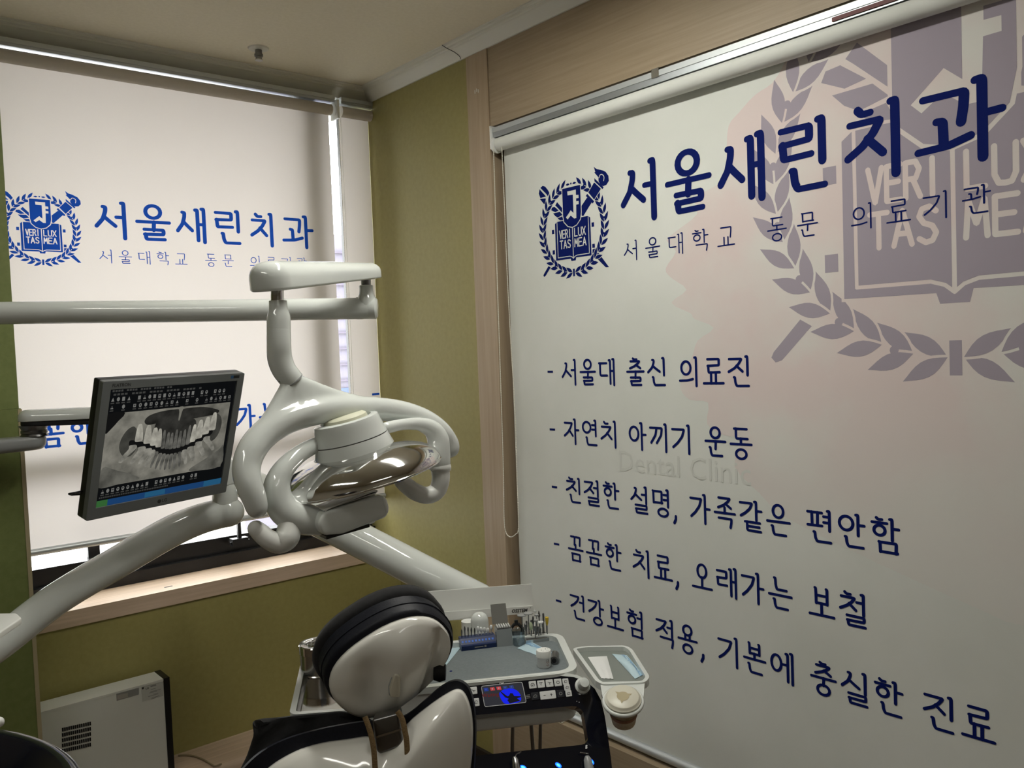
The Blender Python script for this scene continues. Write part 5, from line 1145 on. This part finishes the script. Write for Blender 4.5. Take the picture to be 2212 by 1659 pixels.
b = MB(); loft(b, [hring(.095, .070, -.012), hring(.118, .089, -.014), hring(.121, .093, -.022), hring(.122, .094, -.045), hring(.121, .094, -.062, off=(-.002, .004)), hring(.112, .085, -.068, off=(-.002, .004))]); hc = obj('headrest_cushion', b, M['leather'], ch, smooth=60)
b = MB(); loft(b, [hring(.112, .084, -.064, off=(-.004, .006)), hring(.124, .096, -.069, off=(-.004, .006)), hring(.127, .099, -.082, off=(-.005, .006)), hring(.124, .096, -.098, off=(-.005, .006)), hring(.10, .075, -.108, off=(-.005, .006)), hring(.05, .035, -.112, off=(-.005, .006))]); obj('headrest_cover', b, M['fabric_blk'], ch, smooth=60)
for hh_ in (-.040,):
    b = MB(); rg = hring(.1222, .0942, hh_, 64); b.tube(rg+[rg[0]], .0014, 6, caps=False); obj('piping', b, M['leather'], hc, smooth=True)
# release button
bc = at(846, 1450, 1.42)+HN*.029
b = MB(); bpl = [bc+RT*x+UP*y for x, y in ((-.008, -.018), (.007, -.018), (.0085, -.012), (.009, .014), (.005, .0185), (-.001, .0185), (-.009, -.006))]
soft_slab(b, round_poly(bpl, .003, 3), HN, .010, .003, .0005); obj('release_button', b, M['beige_pl'], hs, smooth=40)
b = MB(); soft_slab(b, [p-HN*.002+(p-bc)*.14 for p in round_poly(bpl, .003, 3)], HN, .004, .001, .0005); obj('button_recess', b, M['grey_pl'], hs)
# back shell and upholstery
shell_o = [(556, 1682), (575, 1662), (605, 1640), (650, 1617), (700, 1603), (750, 1596), (790, 1590), (812, 1594), (840, 1592), (864, 1578), (890, 1552), (928, 1522), (962, 1499), (986, 1488), (1002, 1494), (1014, 1518), (1021, 1552), (1022, 1600), (1017, 1660), (1000, 1760), (960, 1860), (830, 1890), (700, 1880), (560, 1820), (535, 1740)]
CXs, CYs = 820, 1740
def sring(pts, s, d): return [at(CXs+(x-CXs)*s, CYs+(y-CYs)*s, d) for x, y in pts]
so = spline(shell_o, 4, True)
b = MB(); loft(b, [sring(so, .985, 1.425), sring(so, 1.0, 1.410)] + [sring(so, 1-k*.008, 1.410-.012*(1-(1-k/4)**2)) for k in range(1, 5)] + [sring(so, s_, 1.398-.055*(1-s_**2.2)) for s_ in (.93, .88, .8, .7, .55, .4, .2)]); bs = obj('back_shell', b, M['shell'], ch, smooth=60)
up_o = [(485, 1715), (520, 1662), (560, 1624), (610, 1597), (670, 1578), (730, 1565), (790, 1556), (840, 1556), (880, 1541), (920, 1509), (950, 1483), (978, 1468), (1000, 1470), (1017, 1488), (1027, 1530), (1029, 1600), (1018, 1700), (960, 1860), (830, 1890), (700, 1880), (540, 1830), (490, 1770)]
uo = spline(up_o, 4, True)
b = MB(); loft(b, [sring(uo, .90, 1.415), sring(uo, .985, 1.418), sring(uo, 1.0, 1.43), sring(uo, 1.0, 1.47), sring(uo, .985, 1.49), sring(uo, .95, 1.50), sring(uo, .8, 1.505)]); obj('back_upholstery', b, M['leather'], ch, smooth=60)
# black cloth cover slipped over the upholstery
cv = spline([(546, 1566), (551, 1556), (565, 1553), (600, 1549), (650, 1544), (700, 1539), (745, 1538), (790, 1548), (815, 1575), (780, 1610), (680, 1640), (560, 1700), (505, 1700), (520, 1660), (538, 1620), (547, 1590)], 4, True)
CXs, CYs = 660, 1625
rc = random.Random(2); jit = [1+.006*math.sin(i*.9)+.004*rc.random() for i in range(len(cv))]
def cring(s, d): return [at(CXs+(x-CXs)*s*j, CYs+(y-CYs)*s*j, d+.006*math.sin(i*.7)) for i, ((x, y), j) in enumerate(zip(cv, jit))]
b = MB(); loft(b, [cring(.90, 1.470), cring(.97, 1.472), cring(1, 1.478), cring(1.0, 1.515), cring(.97, 1.528), cring(.85, 1.533)]); o = obj('slip_cover', b, M['fabric_blk'], ch, smooth=60)
# steel headrest bar and tan zip tapes
bp = [at(x, y, 1.372) for x, y in ((803, 1556), (862, 1540), (871, 1602), (866, 1612), (820, 1630), (812, 1622))]
b = MB(); soft_slab(b, round_poly(bp, .004, 3), FW, .03, .002, .004); hb_ = obj('headrest_bar', b, M['steel_d'], ch, smooth=40)
b = MB(); b.prism([at(x, y, 1.3712) for x, y in ((812, 1590), (866, 1573), (868, 1577), (814, 1594))], -FW, .0006); obj('bar_bend', b, M['steel'], hb_)
for pts in ([(788, 1548), (795, 1566), (802, 1590), (808, 1625), (812, 1690)], [(858, 1536), (868, 1552), (874, 1575), (879, 1610), (881, 1690)]):
    b = MB(); ptube(b, [(x, y, 1.366-.012*i/4, 6.2) for i, (x, y) in enumerate(pts)], 6, seg=10, flat=.35, upv=-FW); z_ = obj('zip_tape', b, M['zip'], ch, smooth=True)
b = MB(); b.lathe([(0, -.010), (.013, -.010), (.016, 0), (.013, .010), (0, .010)], at(950, 1452, 1.455), RT, 20); obj('headrest_knob', b, M['black_sat'], ch, smooth=40)

b = MB(); b.tube([at(x, y, 1.47) for x, y in ((824, 1282), (830, 1286), (833, 1278), (833, 1271), (836, 1269), (838, 1275), (836, 1285))], .0006, 5); obj('loose_thread', b, M['black'], ch)
# ================================================================== SPITTOON AT THE LOWER LEFT
BZ = 1.05
pts3 = [onZ(*q, BZ) for q in ((0, 1577), (110, 1606), (172, 1659))]
(x1, y1), (x2, y2), (x3, y3) = [(p.x, p.y) for p in pts3]
a11, a12, a21, a22 = 2*(x2-x1), 2*(y2-y1), 2*(x3-x1), 2*(y3-y1); b1 = x2*x2-x1*x1+y2*y2-y1*y1; b2 = x3*x3-x1*x1+y3*y3-y1*y1; dt = a11*a22-a12*a21
BCn = V(((b1*a22-a12*b2)/dt, (a11*b2-a21*b1)/dt, BZ)); BRr = math.hypot(BCn.x-x1, BCn.y-y1)
t = thing('spittoon', BCn-Z3*.12, 'round navy glass spittoon bowl at the lower left corner', 'spittoon')
b = MB(); b.lathe([(0, -.12), (BRr*.35, -.118), (BRr*.7, -.09), (BRr*.93, -.03), (BRr*.99, -.006), (BRr, 0), (BRr*.985, .003), (BRr*.95, 0), (BRr*.90, -.022), (BRr*.65, -.075), (BRr*.3, -.105), (0, -.108)], BCn, Z3, 72); obj('bowl', b, M['navy_gloss'], t, smooth=60)
b = MB(); pp = [at(-40, 1610, .98), at(-30, 1570, .98), at(-12, 1555, .98), at(-3, 1560, .98)]; b.tube(pp, .006, 14, round_caps=True); obj('water_spout', b, M['white2'], t, smooth=True)
P = at(-8, 1645, .93); ct = thing('rinse_cup', P-Z3*.02, 'small translucent rinse cup at the left edge beside the spittoon', 'cup')
b = MB(); b.lathe([(0, -.03), (.006, -.03), (.0075, .012), (.0085, .014), (.007, .0135), (.0055, -.027), (0, -.027)], P, Z3, 20); obj('cup_wall', b, M['beige_pl'], ct, smooth=40)
b = MB(); SLZ = .95; sl = [onZ(x, y, SLZ) for x, y in ((-120, 1326), (36, 1324), (47, 1334), (-10, 1372), (-120, 1440))]
soft_slab(b, [p-Z3*.012 for p in round_poly(sl, .006, 3)], Z3, .012, .003, .002)
tag(obj('side_shelf', b, M['white2'], smooth=40), 'corner of a flat white shelf in front of the curved arm', 'shelf')

# ================================================================== AIR PURIFIER ON THE LEDGE
PX0, PX1, PY, PZ0, PZ1 = -1.31, -.915, -.110, .1825, .471
ap = thing('air_purifier', ((PX0+PX1)/2, PY+.04, PZ0), 'white box-shaped air purifier with vent slots and black side, on the oak ledge', 'air purifier')
b = MB(); b.box((PX0, PY, PZ0), (PX1, PY+.08, PZ1-.006)); b.box((PX0, PY-.0015, PZ1-.006), (PX1, PY+.081, PZ1)); cs = obj('casing', b, mat('grey_white_casing', (.68, .69, .65), .45), ap)
b = MB(); b.box((PX1, PY-.002, PZ0), (PX1+.018, PY+.082, PZ1+.001)); obj('black_front', b, M['black'], ap)
b = MB()
for r_ in range(5):
    for k in range(14):
        x0 = onY(133+k*4.75, 1577, PY); c0_ = onY(135.5+k*4.55, 1576-k*1.02+r_*11.4, PY); b.obox(V((c0_.x, PY-.0004, c0_.z)), V((1, 0, 0)), .0019, V((0, 1, 0)), .0012, Z3, .0050)
o = obj('vent_slots', b, M['black'], cs); o['kind'] = 'stuff'
def plate(px, m, name, l=.0006):
    P = [onY(x, y, PY) for x, y in px]; b = MB(); b.prism(P, (0, -1, 0), l); return obj(name, b, m, cs)
s1 = plate(((251, 1497), (300, 1485), (300, 1500), (252, 1514)), mat('grey_label', (.25, .25, .24), .6), 'rating_label')
plate(((253, 1502), (276, 1496.5), (276, 1506), (253, 1511)), mat('label_print', (.36, .33, .30), .6), 'label_print', .0009)
s2 = plate(((305, 1484), (352, 1473), (353, 1503), (307, 1516)), mat('pale_label', (.50, .51, .48), .5), 'maker_label')
P = onY(318, 1487, PY); obj('maker_lettering', text_mb('LG', .0075, V((P.x, PY-.0009, P.z)), V((1, 0, 0)), Z3, bold=.0002), M['dark_txt'], s2)
b = MB(); P = onY(308.5, 1486.5, PY); b.lathe([(0, 0), (.0032, 0), (.0032, .0009), (0, .0009)], V((P.x, PY, P.z)), (0, -1, 0), 14); obj('maker_mark', b, M['dark_txt'], s2)
b = MB(); P = onY(331, 1481, PY); b.obox(V((P.x, PY-.0008, P.z)), V((1, 0, 0)), .008, V((0, 1, 0)), .0003, Z3, .0022)
for k in range(7):
    P = onY(331+(k % 2)*5, 1488+k*3.4, PY); b.obox(V((P.x, PY-.0008, P.z)), V((1, 0, 0)), .007+.004*((k*5) % 3), V((0, 1, 0)), .0003, Z3, .0006)
obj('label_lines', b, M['grey_txt'], s2)
# its power cord on the ledge
cp_ = [onZ(x, y, .187) for x, y in ((385, 1631), (400, 1630), (418, 1632), (440, 1640), (460, 1652), (478, 1664), (500, 1668))]
cp_ = [V((p.x, max(p.y, -.172), .1855)) for p in cp_]
b = MB(); b.tube([V(p) for p in spline([tuple(p) for p in cp_], 5)], .0026, 8); tag(obj('power_cord', b, mat('tan_cord', (.30, .24, .15), .6), smooth=True), 'thin tan power cord curling over the oak ledge', 'cord')
